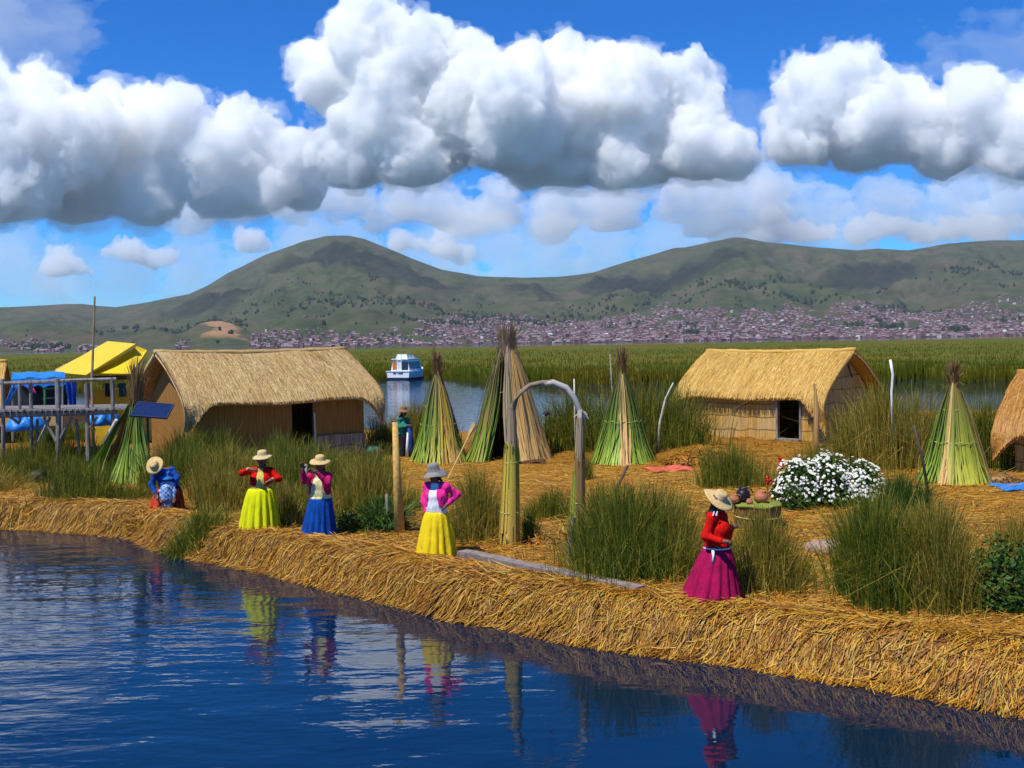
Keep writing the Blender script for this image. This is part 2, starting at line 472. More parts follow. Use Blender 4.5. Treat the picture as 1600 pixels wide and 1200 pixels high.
P, kk, cc, aa = P[order], kk[order], cc[order], aa[order]
for n_ in range(NH):
    o_ = bpy.data.objects.new('town_house', house_mesh(kk[n_], cc[n_])); C.objects.link(o_)
    o_.location = P[n_]; o_.rotation_euler.z = aa[n_]
    tag(o_, 'small boxy house in the front rows of the town along the far lake shore', 'house', 'houses of the town across the lake')
VV, FF, MI = [], [], []; off = 0
for n_ in range(NH, len(P)):
    v, f = protos[kk[n_]]; v = np.array(v); ca, sa = math.cos(aa[n_]), math.sin(aa[n_])
    v = np.stack([v[:, 0]*ca-v[:, 1]*sa, v[:, 0]*sa+v[:, 1]*ca, v[:, 2]], 1)+P[n_]
    VV.append(v)
    for q in f:
        if q[4] == 2: continue
        FF.append([t+off for t in q[:4]] if q[0] != q[3] else [q[0]+off, q[1]+off, q[2]+off, q[2]+off]); MI.append(cc[n_] if q[4] == 0 else (7 if (n_*7) % 3 else cc[n_]))
    off += len(v)
FF = np.array(FF); tri = FF[:, 2] == FF[:, 3]
me = bpy.data.meshes.new('town_houses')
me.from_pydata(np.concatenate(VV).tolist(), [], [tuple(dict.fromkeys(q)) for q in FF.tolist()])
for m_ in hmats: me.materials.append(m_)
me.polygons.foreach_set('material_index', MI)
tag(link('town_houses', me), 'mass of countless small brick houses climbing the far slopes', 'houses', kind='stuff')

# dark groves and single trees on the slopes: far-off wood, one mass
gm, N, L, b = newmat('grove foliage', .9, .1)
gi = N.new('ShaderNodeNewGeometry')
L.new(ramp(N, L, gi.outputs['Random Per Island'], [(0, (.010, .022, .012)), (1, (.028, .045, .022))]), b.inputs['Base Color'])
ico = bmesh.new(); bmesh.ops.create_icosphere(ico, subdivisions=1, radius=1.0)
iv = np.array([v.co[:] for v in ico.verts]); iff = np.array([[v.index for v in f.verts] for f in ico.faces]); ico.free()
VV, FF = [], []; off = 0
def grove(px, s, n, wpx, ws, size):
    global off
    a = rs.normal(px, wpx, n); t = np.clip(rs.normal(s, ws, n), .02, .95)
    for p in hill_at(a, t):
        r = size*rs.uniform(.6, 1.3)
        v = iv*(1+.35*rs.normal(size=(len(iv), 1)))*np.array([r, r, r*1.5])+p+np.array([0, 0, r*.8])
        VV.append(v); FF.append(iff+off); off += len(v)
for k in range(70): grove(rs.uniform(250, 1600), rs.uniform(.22, .6), rs.randint(3, 16), rs.uniform(3, 16), .012, rs.uniform(3, 5.5))
for (px, s, n, w) in [(1430, .42, 90, 18), (1150, .5, 60, 24), (1540, .62, 80, 40), (740, .4, 50, 30), (640, .45, 60, 40), (520, .42, 40, 40), (330, .4, 60, 40), (240, .42, 50, 40), (1080, .12, 30, 5), (1395, .16, 50, 12), (1500, .1, 30, 9), (1340, .2, 24, 5), (70, .1, 40, 22), (700, .3, 50, 26), (820, .36, 40, 30), (950, .45, 40, 40), (1250, .45, 40, 30)]:
    grove(px, s, n, w, .012, 6)
for k in range(150): grove(rs.uniform(0, 1600), rs.uniform(.05, .55), 1, 1, .01, rs.uniform(3, 6))
tag(link('woods', mesh_np('woods', np.concatenate(VV), np.concatenate(FF)), gm), 'dark groves and scattered trees on the far hillsides', 'woods', kind='stuff')

# ------------------------------------------------------------------ water
wm, N, L, b = newmat('lake water', .025, .5)
b.inputs['IOR'].default_value = 1.75
b.inputs['Base Color'].default_value = (.0004, .012, .034, 1)
tc = N.new('ShaderNodeTexCoord')
big = noise(N, L, tc.outputs['Object'], .16, 2, .5)
calm = noise(N, L, tc.outputs['Object'], .09, 2, .5)
r1 = noise(N, L, tc.outputs['Object'], .95, 3, .5, (.75, 1.9, 1))
r2 = noise(N, L, tc.outputs['Object'], 4.2, 3, .55, (.7, 1.6, 1))
hgt = math_(N, L, 'ADD', math_(N, L, 'MULTIPLY', r1, .055), math_(N, L, 'MULTIPLY', r2, .0085))
sep = N.new('ShaderNodeSeparateXYZ'); L.new(tc.outputs['Object'], sep.inputs[0])
# rippled by the breeze on the left, nearly calm in the lee of the island on the right
mr = N.new('ShaderNodeMapRange'); mr.inputs['From Min'].default_value = 2.5; mr.inputs['From Max'].default_value = -7.0
mr.inputs['To Min'].default_value = .12; mr.inputs['To Max'].default_value = .78
L.new(sep.outputs[0], mr.inputs['Value'])
amp = math_(N, L, 'MULTIPLY', mr.outputs[0], math_(N, L, 'ADD', math_(N, L, 'MULTIPLY', calm, 1.2), .3))
bp = N.new('ShaderNodeBump'); bp.inputs['Distance'].default_value = 1.0
L.new(amp, bp.inputs['Strength']); L.new(hgt, bp.inputs['Height']); L.new(bp.outputs[0], b.inputs['Normal'])
me = bpy.data.meshes.new('lake'); s_ = 9000
me.from_pydata([(-s_, -400, 0), (s_, -400, 0), (s_, 7600, 0), (-s_, 7600, 0)], [], [(0, 1, 2, 3)])
tag(link('lake', me, wm), 'deep blue lake water with soft ripples', 'lake', kind='structure')

# ------------------------------------------------------------------ far reed beds
fm, N, L, b = newmat('far reeds', .9, .1)
tc = N.new('ShaderNodeTexCoord'); gi = N.new('ShaderNodeNewGeometry')
n1 = noise(N, L, tc.outputs['Object'], .02, 5, .6, (.35, 1, 1)); n2 = noise(N, L, tc.outputs['Object'], .5, 4, .7)
ca = ramp(N, L, n1, [(.36, (.05, .085, .003)), (.5, (.092, .100, .003)), (.62, (.15, .092, .005))])
cb = ramp(N, L, n2, [(.35, (.03, .042, .004)), (.65, (.13, .125, .012))])
sep = N.new('ShaderNodeSeparateXYZ'); L.new(tc.outputs['Object'], sep.inputs[0])
L.new(mix(N, L, .35, ca, cb), b.inputs['Base Color'])
FRONT = [(-1500, 88), (-200, 92), (300, 95), (480, 112), (560, 120), (690, 120), (760, 102), (1050, 94), (1300, 92), (1600, 86), (2400, 80)]
ncb, nrb = 420, 130
cx2 = np.linspace(-900, 2500, ncb); t2 = np.linspace(0, 1, nrb)
A, T = np.meshgrid(cx2, t2, indexing='ij')
y0 = lerp(A, FRONT)+5*fbm(A/60, A*0, oct=4)
y1 = 790+90*fbm(A/200+3, A*0, oct=3)+np.clip((A-1050)/500, 0, 1)*120
Yr = y0*(y1/y0)**T
Xr = (A-800)/F*Yr
Zr = 1.0+.28*fbm(Xr/9, Yr/14, oct=4)+.18*NZ(Xr/1.7, Yr/2.2, Yr*0)
Zr[:, 0] = -.2; Zr[:, 1] = Zr[:, 1]*.75; Zr[:, -1] = -.2
Yr[:, 1] = Yr[:, 0]+.4; Xr[:, 1] = Xr[:, 0]
Vb = np.stack([Xr, Yr, Zr], -1).reshape(-1, 3)
ib = np.arange(ncb*nrb).reshape(ncb, nrb)
Qb = np.stack([ib[:-1, :-1], ib[1:, :-1], ib[1:, 1:], ib[:-1, 1:]], -1).reshape(-1, 4)
# upright stems along the water's edge and over the near part of the bed
nst = 60000
a = rs.uniform(-700, 2300, nst); t = rs.uniform(0, 1, nst)**2.2*.62
yy0 = lerp(a, FRONT)+5*fbm(a/60, a*0, oct=4); yy1 = 790.0
ys = yy0*(yy1/yy0)**t - .8*(t < .05)*rs.rand(nst); xs = (a-800)/F*ys
hh = rs.uniform(.8, 1.55, nst)+.25*fbm(xs/9, ys/14, oct=3); wd = rs.uniform(.03, .075, nst)*ys/95; ln = rs.normal(0, .12, nst)
q = np.stack([np.stack([xs-wd, ys, 0*xs-.1], -1), np.stack([xs+wd, ys, 0*xs-.1], -1), np.stack([xs+ln+wd*.3, ys, hh], -1), np.stack([xs+ln-wd*.3, ys, hh], -1)], 1).reshape(-1, 3)
Qs = np.arange(nst*4).reshape(-1, 4)+len(Vb)
tag(link('reeds', mesh_np('reeds', np.concatenate([Vb, q]), np.concatenate([Qb, Qs])), fm), 'broad dark green reed bed across the far side of the channel', 'reeds', kind='stuff')
# ------------------------------------------------------------------ the floating island
FRONT_PX = [(-700,850),(-300,842),(-60,838),(20,834),(80,838),(150,842),(200,848),(260,866),(330,884),(400,900),(480,920),(560,942),(640,964),(720,986),(800,1002),(900,1026),(1000,1042),(1100,1056),(1200,1070),(1300,1084),(1400,1098),(1500,1113),(1600,1130),(1760,1162),(2000,1216)]
SHIFT = [(-700, 6), (100, 7), (300, 6), (450, 9), (650, 18), (900, 23), (1250, 22), (1500, 20), (2000, 18)]
FRONT_PX = [(x, y-float(np.interp(x, [s[0] for s in SHIFT], [s[1] for s in SHIFT]))) for x, y in FRONT_PX]
poly = [onz(x, y, 0)[:2] for x, y in FRONT_PX]
poly += [(22, 14), (30, 30), (33, 46), (20, 48), (9, 44), (1.5, 40.5), (-3.5, 41), (-9, 44), (-20, 46), (-40, 46), (-42, 30)]
poly = np.array(poly)
def edge_dist(x, y):
    "signed distance to the island's rim, positive inside"
    d = np.full(x.shape, 1e9); ins = np.zeros(x.shape, bool)
    for i in range(len(poly)):
        a, b_ = poly[i], poly[(i+1) % len(poly)]
        ex, ey = b_-a
        t = np.clip(((x-a[0])*ex+(y-a[1])*ey)/(ex*ex+ey*ey), 0, 1)
        d = np.minimum(d, np.hypot(x-a[0]-t*ex, y-a[1]-t*ey))
        c = ((a[1] > y) != (b_[1] > y)) & (x < (b_[0]-a[0])*(y-a[1])/(b_[1]-a[1]+1e-12)+a[0])
        ins ^= c
    return np.where(ins, d, -d)
GX0, GX1, GY0, GY1, GH = -43.0, 34.0, 7.0, 49.0, .13
gx = np.arange(GX0, GX1, GH); gy = np.arange(GY0, GY1, GH)
XX, YY = np.meshgrid(gx, gy, indexing='ij')
DD = edge_dist(XX, YY) + .14*fbm(XX/1.3, YY/1.3, oct=3)
ZZ = .54*(1-(1-np.clip(DD/.62, 0, 1))**2.6) - .05
ZZ = np.where(DD < 0, -.04+DD*.6, ZZ)
inn = np.clip((DD-.6)/1.2, 0, 1)
ZZ += inn*(.035*fbm(XX/1.7, YY/1.7, oct=3)+.05*fbm(XX/6, YY/6, oct=2)+.016*fbm(XX/.4, YY/.4, oct=2))
def mound(px, py, r, h):
    global ZZ
    p = onz(px, py); ZZ = ZZ+h*np.exp(-((XX-p.x)**2+(YY-p.y)**2)/(r*r))*inn
mound(1180, 706, 3.0, .22); mound(1085, 715, 1.2, .2); mound(1560, 745, 2.5, .1); mound(880, 835, .9, .1); mound(800, 715, 2.2, .07)
ZZ = np.maximum(ZZ, -.5)
def gz(x, y):
    i = np.clip((np.asarray(x, float)-GX0)/GH, 0, len(gx)-1.001); j = np.clip((np.asarray(y, float)-GY0)/GH, 0, len(gy)-1.001)
    i0 = i.astype(int); j0 = j.astype(int); fi = i-i0; fj = j-j0
    return (ZZ[i0, j0]*(1-fi)+ZZ[i0+1, j0]*fi)*(1-fj)+(ZZ[i0, j0+1]*(1-fi)+ZZ[i0+1, j0+1]*fi)*fj
def gdd(x, y):
    i = np.clip(((np.asarray(x)-GX0)/GH).astype(int), 0, len(gx)-1); j = np.clip(((np.asarray(y)-GY0)/GH).astype(int), 0, len(gy)-1)
    return DD[i, j]
def ground(px, py):
    "point of the island's ground seen at photo pixel (px, py)"
    z = .45
    for k in range(4):
        p = onz(px, py, z); z = float(gz(p.x, p.y))
    return Vector((p.x, p.y, z))

gm, N, L, b = newmat('straw ground', .85, .15)
tc = N.new('ShaderNodeTexCoord')
s1 = noise(N, L, tc.outputs['Object'], 26, 4, .7, (.22, 1.2, 1)); s2 = noise(N, L, tc.outputs['Object'], 22, 4, .7, (1.2, .3, 1))
s3 = noise(N, L, tc.outputs['Object'], .9, 5, .65)
s4 = noise(N, L, tc.outputs['Object'], 5, 4, .7, (.4, 1.4, 1))
st = math_(N, L, 'MAXIMUM', s1, s2)
ca = ramp(N, L, st, [(.42, (.10, .038, .004)), (.56, (.36, .165, .014)), (.70, (.58, .33, .045))])
ca = mix(N, L, ramp(N, L, s3, [(.4, (0, 0, 0)), (.65, (.55, .55, .55))]), ca, (.30, .15, .020))
ca = mix(N, L, ramp(N, L, s4, [(.55, (0, 0, 0)), (.72, (.5, .5, .5))]), ca, (.62, .39, .075))
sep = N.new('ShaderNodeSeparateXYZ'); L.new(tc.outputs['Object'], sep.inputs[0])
gap_shade = N.new('ShaderNodeMapRange'); gap_shade.inputs['From Min'].default_value = .40; gap_shade.inputs['From Max'].default_value = .08; L.new(sep.outputs[2], gap_shade.inputs['Value'])
ca = mix(N, L, gap_shade.outputs[0], ca, (.045, .022, .006))      # shade of the gaps in the bank face, painted darker towards the water
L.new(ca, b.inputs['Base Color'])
bp = N.new('ShaderNodeBump'); bp.inputs['Distance'].default_value = .05; bp.inputs['Strength'].default_value = .9
L.new(math_(N, L, 'ADD', st, s4), bp.inputs['Height']); L.new(bp.outputs[0], b.inputs['Normal'])
keepq = (DD > -1.2)
ni, nj = XX.shape
idx = np.arange(ni*nj).reshape(ni, nj)
Qg = np.stack([idx[:-1, :-1], idx[1:, :-1], idx[1:, 1:], idx[:-1, 1:]], -1)[keepq[:-1, :-1] & keepq[1:, 1:]].reshape(-1, 4)
used = np.zeros(ni*nj, bool); used[Qg.ravel()] = True; remap = np.cumsum(used)-1
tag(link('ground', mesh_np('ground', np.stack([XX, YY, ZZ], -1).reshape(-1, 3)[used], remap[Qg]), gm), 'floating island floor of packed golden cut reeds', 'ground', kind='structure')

def reed_mat(name, stops, rough=.6, spec=.3, trans=.25):
    m, N, L, b = newmat(name, rough, spec)
    gi = N.new('ShaderNodeNewGeometry'); tc = N.new('ShaderNodeTexCoord')
    c = ramp(N, L, gi.outputs['Random Per Island'], stops)
    c = mix(N, L, ramp(N, L, noise(N, L, tc.outputs['Object'], 7, 3, .6), [(.35, (0, 0, 0)), (.75, (.5, .5, .5))]), c, stops[0][1])
    L.new(c, b.inputs['Base Color'])
    if trans:
        t = N.new('ShaderNodeBsdfTranslucent'); mx = N.new('ShaderNodeMixShader'); mx.inputs[0].default_value = trans
        L.new(c, t.inputs['Color']); L.new(b.outputs[0], mx.inputs[1]); L.new(t.outputs[0], mx.inputs[2])
        L.new(mx.outputs[0], N['Material Output'].inputs['Surface'])
    return m
STRAW = reed_mat('cut straw', [(0, (.08, .026, .003)), (.22, (.28, .100, .005)), (.5, (.48, .205, .009)), (.78, (.60, .315, .020)), (.93, (.64, .42, .07)), (1, (.36, .31, .03))], .55, .35, .1)
GREEN = reed_mat('green reed', [(0, (.035, .065, .006)), (.35, (.095, .155, .010)), (.66, (.21, .235, .014)), (.86, (.36, .28, .026)), (1, (.52, .36, .055))], trans=.35)
MIXED = reed_mat('yellowing reed', [(0, (.07, .095, .008)), (.35, (.21, .21, .016)), (.65, (.37, .25, .026)), (.88, (.46, .28, .045)), (1, (.58, .40, .10))])
LUSH = reed_mat('fresh green leaf', [(0, (.014, .045, .005)), (.5, (.040, .110, .010)), (1, (.12, .22, .020))])

def strips(P, W, wid, taper=.35):
    "P (n,k,3) paths, W (n,3) sideways unit vectors, wid (n,) half widths -> verts, quads"
    n, k, _ = P.shape
    prof = np.linspace(1, taper, k)[None, :, None]
    off = W[:, None, :]*wid[:, None, None]*prof
    V = np.stack([P-off, P+off], 2).reshape(-1, 3)
    base = (np.arange(n)*k*2)[:, None]
    q = []
    for s in range(k-1):
        q.append(np.stack([base[:, 0]+2*s, base[:, 0]+2*s+1, base[:, 0]+2*s+3, base[:, 0]+2*s+2], 1))
    return V, np.concatenate(q)
rs = np.random.RandomState(5)
def lay_straw(n, region, lmin, lmax, wmin, wmax, mode):
    x, y = region(n)
    d = gdd(x, y)
    e = .25
    nx = -(edge_dist(x+e, y)-edge_dist(x-e, y)); ny = -(edge_dist(x, y+e)-edge_dist(x, y-e))
    l = np.hypot(nx, ny)+1e-6; nx, ny = nx/l, ny/l
    th = np.arctan2(ny, nx)
    if mode == 'face': th = th + rs.normal(-.5, .38, len(x)) + .5*NZ(x/.5, y/.5, 0*x)      # hanging over the rim, most of it combed to one side
    else:
        th = np.where(rs.rand(len(x)) < .5, th+np.pi/2+rs.normal(0, .5, len(x)), rs.uniform(0, 6.28, len(x)))
    ln = rs.uniform(lmin, lmax, len(x))
    k = 5
    lift = rs.uniform(.004, .13 if mode == 'face' else .05, len(x))
    pts = []
    cx_, cy_ = x.copy(), y.copy(); cz = gz(x, y)+lift
    curl = rs.normal(0, .12, len(x))
    tip = rs.normal(.02, .05, len(x))
    for s in range(k):
        pts.append(np.stack([cx_, cy_, cz], 1))
        st_ = ln/(k-1)
        th = th+curl
        # shorten the step where the bank is steep
        zx = gz(cx_+np.cos(th)*st_, cy_+np.sin(th)*st_)
        drop = np.clip(cz-zx, 0, None); f = st_/np.sqrt(st_**2+drop**2)
        f = f*np.where(cz < .035, .16, 1.0)          # stems that reach the water stop there
        cx_ = cx_+np.cos(th)*st_*f; cy_ = cy_+np.sin(th)*st_*f
        g = gz(cx_, cy_)+lift+np.maximum(0, tip)*(s+1)/k
        cz = np.maximum(np.maximum(g, cz-st_*.95), .006)
    P = np.stack(pts, 1)
    dirv = P[:, -1]-P[:, 0]; dirv /= np.linalg.norm(dirv, axis=1)[:, None]+1e-9
    up = np.stack([nx*.5, ny*.5, np.ones_like(nx)], 1)+rs.normal(0, .35, (len(x), 3))
    w = np.cross(dirv, up); w /= np.linalg.norm(w, axis=1)[:, None]+1e-9
    return strips(P, w, rs.uniform(wmin, wmax, len(x)), .55)
pf = np.array([onz(x, y, 0)[:2] for x, y in FRONT_PX[2:-1]])
seg = np.hypot(*(pf[1:]-pf[:-1]).T); cum = np.r_[0, np.cumsum(seg)]
def rim(n, d0, d1, pw=1.0):
    "random points between d0 and d1 metres inside the front rim, denser towards the viewer"
    t = cum[-1]*rs.uniform(0, 1, n)**.8
    x = np.interp(t, cum, pf[:, 0]); y = np.interp(t, cum, pf[:, 1])
    i = np.clip(np.searchsorted(cum, t)-1, 0, len(seg)-1)
    tx_, ty_ = (pf[i+1]-pf[i]).T/seg[i]
    d = d0+(d1-d0)*rs.uniform(0, 1, n)**pw
    return x-ty_*d, y+tx_*d
def floor_pts(n):
    y = 10+rs.uniform(0, 1, n)**1.7*26; x = rs.uniform(-.56, .56, n)*y
    k = gdd(x, y) > .8
    return x[k], y[k]
parts = [lay_straw(48000, lambda n: rim(n, .08, .88), .3, .85, .004, .0105, 'face'),
         lay_straw(9000, lambda n: rim(n, .0, .6), .35, 1.0, .004, .011, 'face'),
         lay_straw(34000, lambda n: rim(n, .5, 2.6), .2, .55, .003, .008, 'top'),
         lay_straw(52000, floor_pts, .2, .55, .004, .010, 'top')]
VV, FF = [], []; off = 0
for v, q in parts:
    VV.append(v); FF.append(q+off); off += len(v)
tag(link('straw', mesh_np('straw', np.concatenate(VV), np.concatenate(FF), False), STRAW), 'loose golden straw strewn over the island and hanging over its bank', 'straw', kind='stuff')

# ------------------------------------------------------------------ clumps of standing reeds
def blades(cx_, cy_, rx, ry, n, h, lean, wid, rot=0, broken=.06, hvar=.28):
    a = rs.uniform(0, 6.283, n); r = np.minimum(np.abs(rs.normal(0, .62, n)), 1.7)
    r = np.where(rs.rand(n) < .45, np.sqrt(rs.uniform(0, 1, n)), r)
    r = r*(1+.35*NZ(np.cos(a)*1.6+cx_*3, np.sin(a)*1.6+cy_, a*0))
    px, py = r*np.cos(a)*rx, r*np.sin(a)*ry
    x = cx_+px*math.cos(rot)-py*math.sin(rot); y = cy_+px*math.sin(rot)+py*math.cos(rot)
    z = gz(x, y)-.04
    tuft = fbm(x/.35, y/.35, oct=2)
    hh = h*(1.05-hvar*1.6*rs.rand(n)**1.3+.24*tuft)*(1-.3*np.clip(r, 0, 1.3)**2)
    la = rs.uniform(0, 6.283, n); lm = np.abs(rs.normal(0, lean*1.35, n))*(1+1.6*(rs.rand(n) < .12))
    lx, ly = np.cos(la)*lm+px/rx*lean*.9, np.sin(la)*lm+py/ry*lean*.9
    k = 4; pts = []
    br = rs.rand(n) < broken
    bx, by = rs.normal(0, .5, n), rs.normal(0, .5, n)
    for s in range(k):
        t = s/(k-1)
        zt = hh*t; ox = lx*hh*t**1.8; oy = ly*hh*t**1.8
        if s == k-1:
            zt = np.where(br, hh*.42, zt); ox = np.where(br, ox+bx*hh, ox); oy = np.where(br, oy+by*hh*.5, oy)
        pts.append(np.stack([x+ox, y+oy, z+zt], 1))
    P = np.stack(pts, 1)
    wa = rs.uniform(-.9, .9, n)
    return strips(P, np.stack([np.cos(wa), np.sin(wa), 0*wa], 1), wid*rs.uniform(.6, 1.3, n), .3)
def clump(px, py, wpx, dep, h, n, mat, label, lean=.14, wid=.0065, group='standing reed clumps on the island', rot=0, broken=.06, name='reed_clump', cat='reeds', at=None):
    p = ground(px, py); rx = wpx/2*p.y/F
    if at is not None: p = Vector((at[0], at[1], float(gz(*at)))); dep, back = dep, 0
    else: back = dep*.8
    v, q = blades(p.x, p.y+back, rx, dep, n, h, lean, wid, rot, broken*1.6)
    v2, q2 = blades(p.x, p.y+back, rx*1.08, dep*1.08, int(n*.16), h*.6, lean*3.2, wid*1.15, rot, .4)      # bent and broken stems
    v, q = np.concatenate([v, v2]), np.concatenate([q, q2+len(v)])
    o = link(name, mesh_np(name, v-np.array(p), q, False), mat); o.location = p
    return tag(o, label, cat, group)
clump(55, 800, 190, 1.3, 1.22, 2600, GREEN, 'tall dark green reed clump at the far left end of the bank')
clump(10, 758, 150, 1.2, .85, 1500, GREEN, 'green reeds growing under the grey pole platform')
clump(120, 748, 170, .9, .75, 1200, GREEN, 'dark reeds between the pole platform and the leaning reed bundles')
clump(262, 768, 105, .9, 1.35, 1500, GREEN, 'dark green reeds right behind the bent person in blue')
clump(345, 790, 120, .9, 1.25, 1700, MIXED, 'brownish dry reeds left of the woman in the yellow green skirt')
clump(375, 728, 200, 1.0, 1.15, 1700, GREEN, 'green reeds in front of the long hut wall')
clump(470, 800, 130, 1.0, 1.45, 1900, GREEN, 'tall reeds between the woman in red and the woman in the blue skirt')
clump(565, 820, 115, .8, 1.15, 1700, MIXED, 'bushy yellow green reeds right of the woman in the blue skirt')
clump(595, 832, 60, .4, .62, 700, LUSH, 'low leafy green weeds at the foot of the yellow pole', lean=.4, wid=.014, broken=.3)
clump(742, 850, 90, .6, 1.05, 1300, MIXED, 'reed clump right of the woman in the pink cardigan')
clump(632, 800, 50, .4, .5, 420, GREEN, 'short dark reeds between the yellow pole and the woman in the grey hat')
clump(828, 850, 28, .22, .62, 260, GREEN, 'small dark reed tuft at the foot of the wrapped arch post')
clump(871, 812, 46, .35, .7, 380, GREEN, 'upright reed tuft standing inside the arch')
clump(918, 750, 16, .25, .85, 160, GREEN, 'narrow reed tuft just right of the arch')
clump(940, 815, 60, .4, .7, 420, MIXED, 'thin reeds beyond the large clump right of the arch')
clump(985, 915, 180, 1.0, 1.3, 3000, GREEN, 'large reed clump between the arch and the woman in the magenta skirt', lean=.16)
clump(1060, 905, 90, .8, 1.25, 1300, MIXED, 'yellowing reeds at the left elbow of the woman in the magenta skirt')
clump(1205, 930, 115, .7, 1.05, 1900, MIXED, 'yellow reeds right of the woman in the magenta skirt')
clump(1150, 765, 120, .7, .95, 1100, GREEN, 'green plants in front of the front wall of the small hut')
clump(1395, 955, 120, .8, 1.5, 2600, GREEN, 'tall dark green reed clump on the right near the bank')
clump(1490, 968, 110, .7, 1.25, 2000, MIXED, 'dry golden reeds beside the tall dark clump on the right')
clump(1420, 800, 100, .6, .7, 900, LUSH, 'fresh green grass at the right foot of the white flower bush', lean=.25)
clump(1415, 735, 160, 1.5, 2.0, 2600, MIXED, 'high green and golden reeds right of the small hut', lean=.12, wid=.010)
clump(1345, 726, 70, .6, .95, 600, MIXED, 'thin golden reeds in front of the gable of the small hut', wid=.008)
clump(1560, 735, 80, .9, 1.9, 1200, GREEN, 'reeds between the last reed cone and the right edge hut', wid=.009)
clump(1610, 895, 60, .5, 1.0, 500, MIXED, 'sparse reeds rising at the right edge of the island')
clump(1015, 705, 190, 1.2, 2.1, 2600, GREEN, 'tall reeds behind the third reed cone', wid=.010)
clump(900, 705, 110, 1.0, 1.9, 1500, GREEN, 'tall reeds on the channel side right of the arch', wid=.010)
clump(655, 700, 90, .9, 1.5, 1100, MIXED, 'reeds between the long hut and the first reed cone', wid=.010)
clump(598, 705, 50, .7, 1.2, 700, MIXED, 'dry reeds at the right end of the long hut', wid=.009)
_s = onz(300, 876, 0); clump(300, 876, 100, .3, .62, 900, GREEN, 'green sprouts growing out of the straw bank below the bent person', lean=.3, wid=.008, at=(_s.x, _s.y+.42))
clump(-20, 836, 100, .5, .7, 500, MIXED, 'broken yellow reeds at the left edge of the water', lean=.4, broken=.3)
clump(105, 788, 110, .7, 1.0, 1500, GREEN, 'dark green reeds left of the leaning reed bundles')
clump(190, 785, 110, .5, .45, 900, GREEN, 'lower green reeds at the feet of the leaning reed bundles')
clump(305, 745, 110, .9, 1.35, 1500, GREEN, 'green reeds below the left corner of the long hut')
clump(430, 762, 150, 1.0, 1.3, 2000, GREEN, 'green reeds below the dark doorway of the long hut')
clump(330, 805, 70, .6, 1.0, 900, MIXED, 'dry brown reeds just behind the bank right of the bent person')
clump(525, 775, 120, .9, 1.2, 1600, MIXED, 'golden green reeds below the grey skirting of the long hut')
clump(580, 782, 90, .8, 1.1, 1300, GREEN, 'green reeds left of the golden reed wrapped pole')
clump(450, 826, 60, .5, .9, 800, MIXED, 'dry reeds close behind the two persons in bright skirts')
clump(55, 690, 150, 1.5, 1.3, 1600, GREEN, 'dark reeds beyond the pole platform below the blue canopy', wid=.010)
clump(165, 690, 110, 1.2, 1.0, 1100, GREEN, 'dark reeds below the yellow house', wid=.010)
clump(275, 748, 70, .7, .9, 900, GREEN, 'dark reeds under the solar panel')
clump(770, 838, 60, .5, .8, 700, GREEN, 'green reeds left of the wrapped arch post')
clump(1290, 742, 80, .6, .8, 700, GREEN, 'green weeds behind the white daisy bush')
clump(850, 812, 60, .35, .5, 420, GREEN, 'low green reeds under the arch')
clump(1470, 905, 130, .8, .9, 1400, MIXED, 'thin yellow reeds behind the tall dark clump on the right')
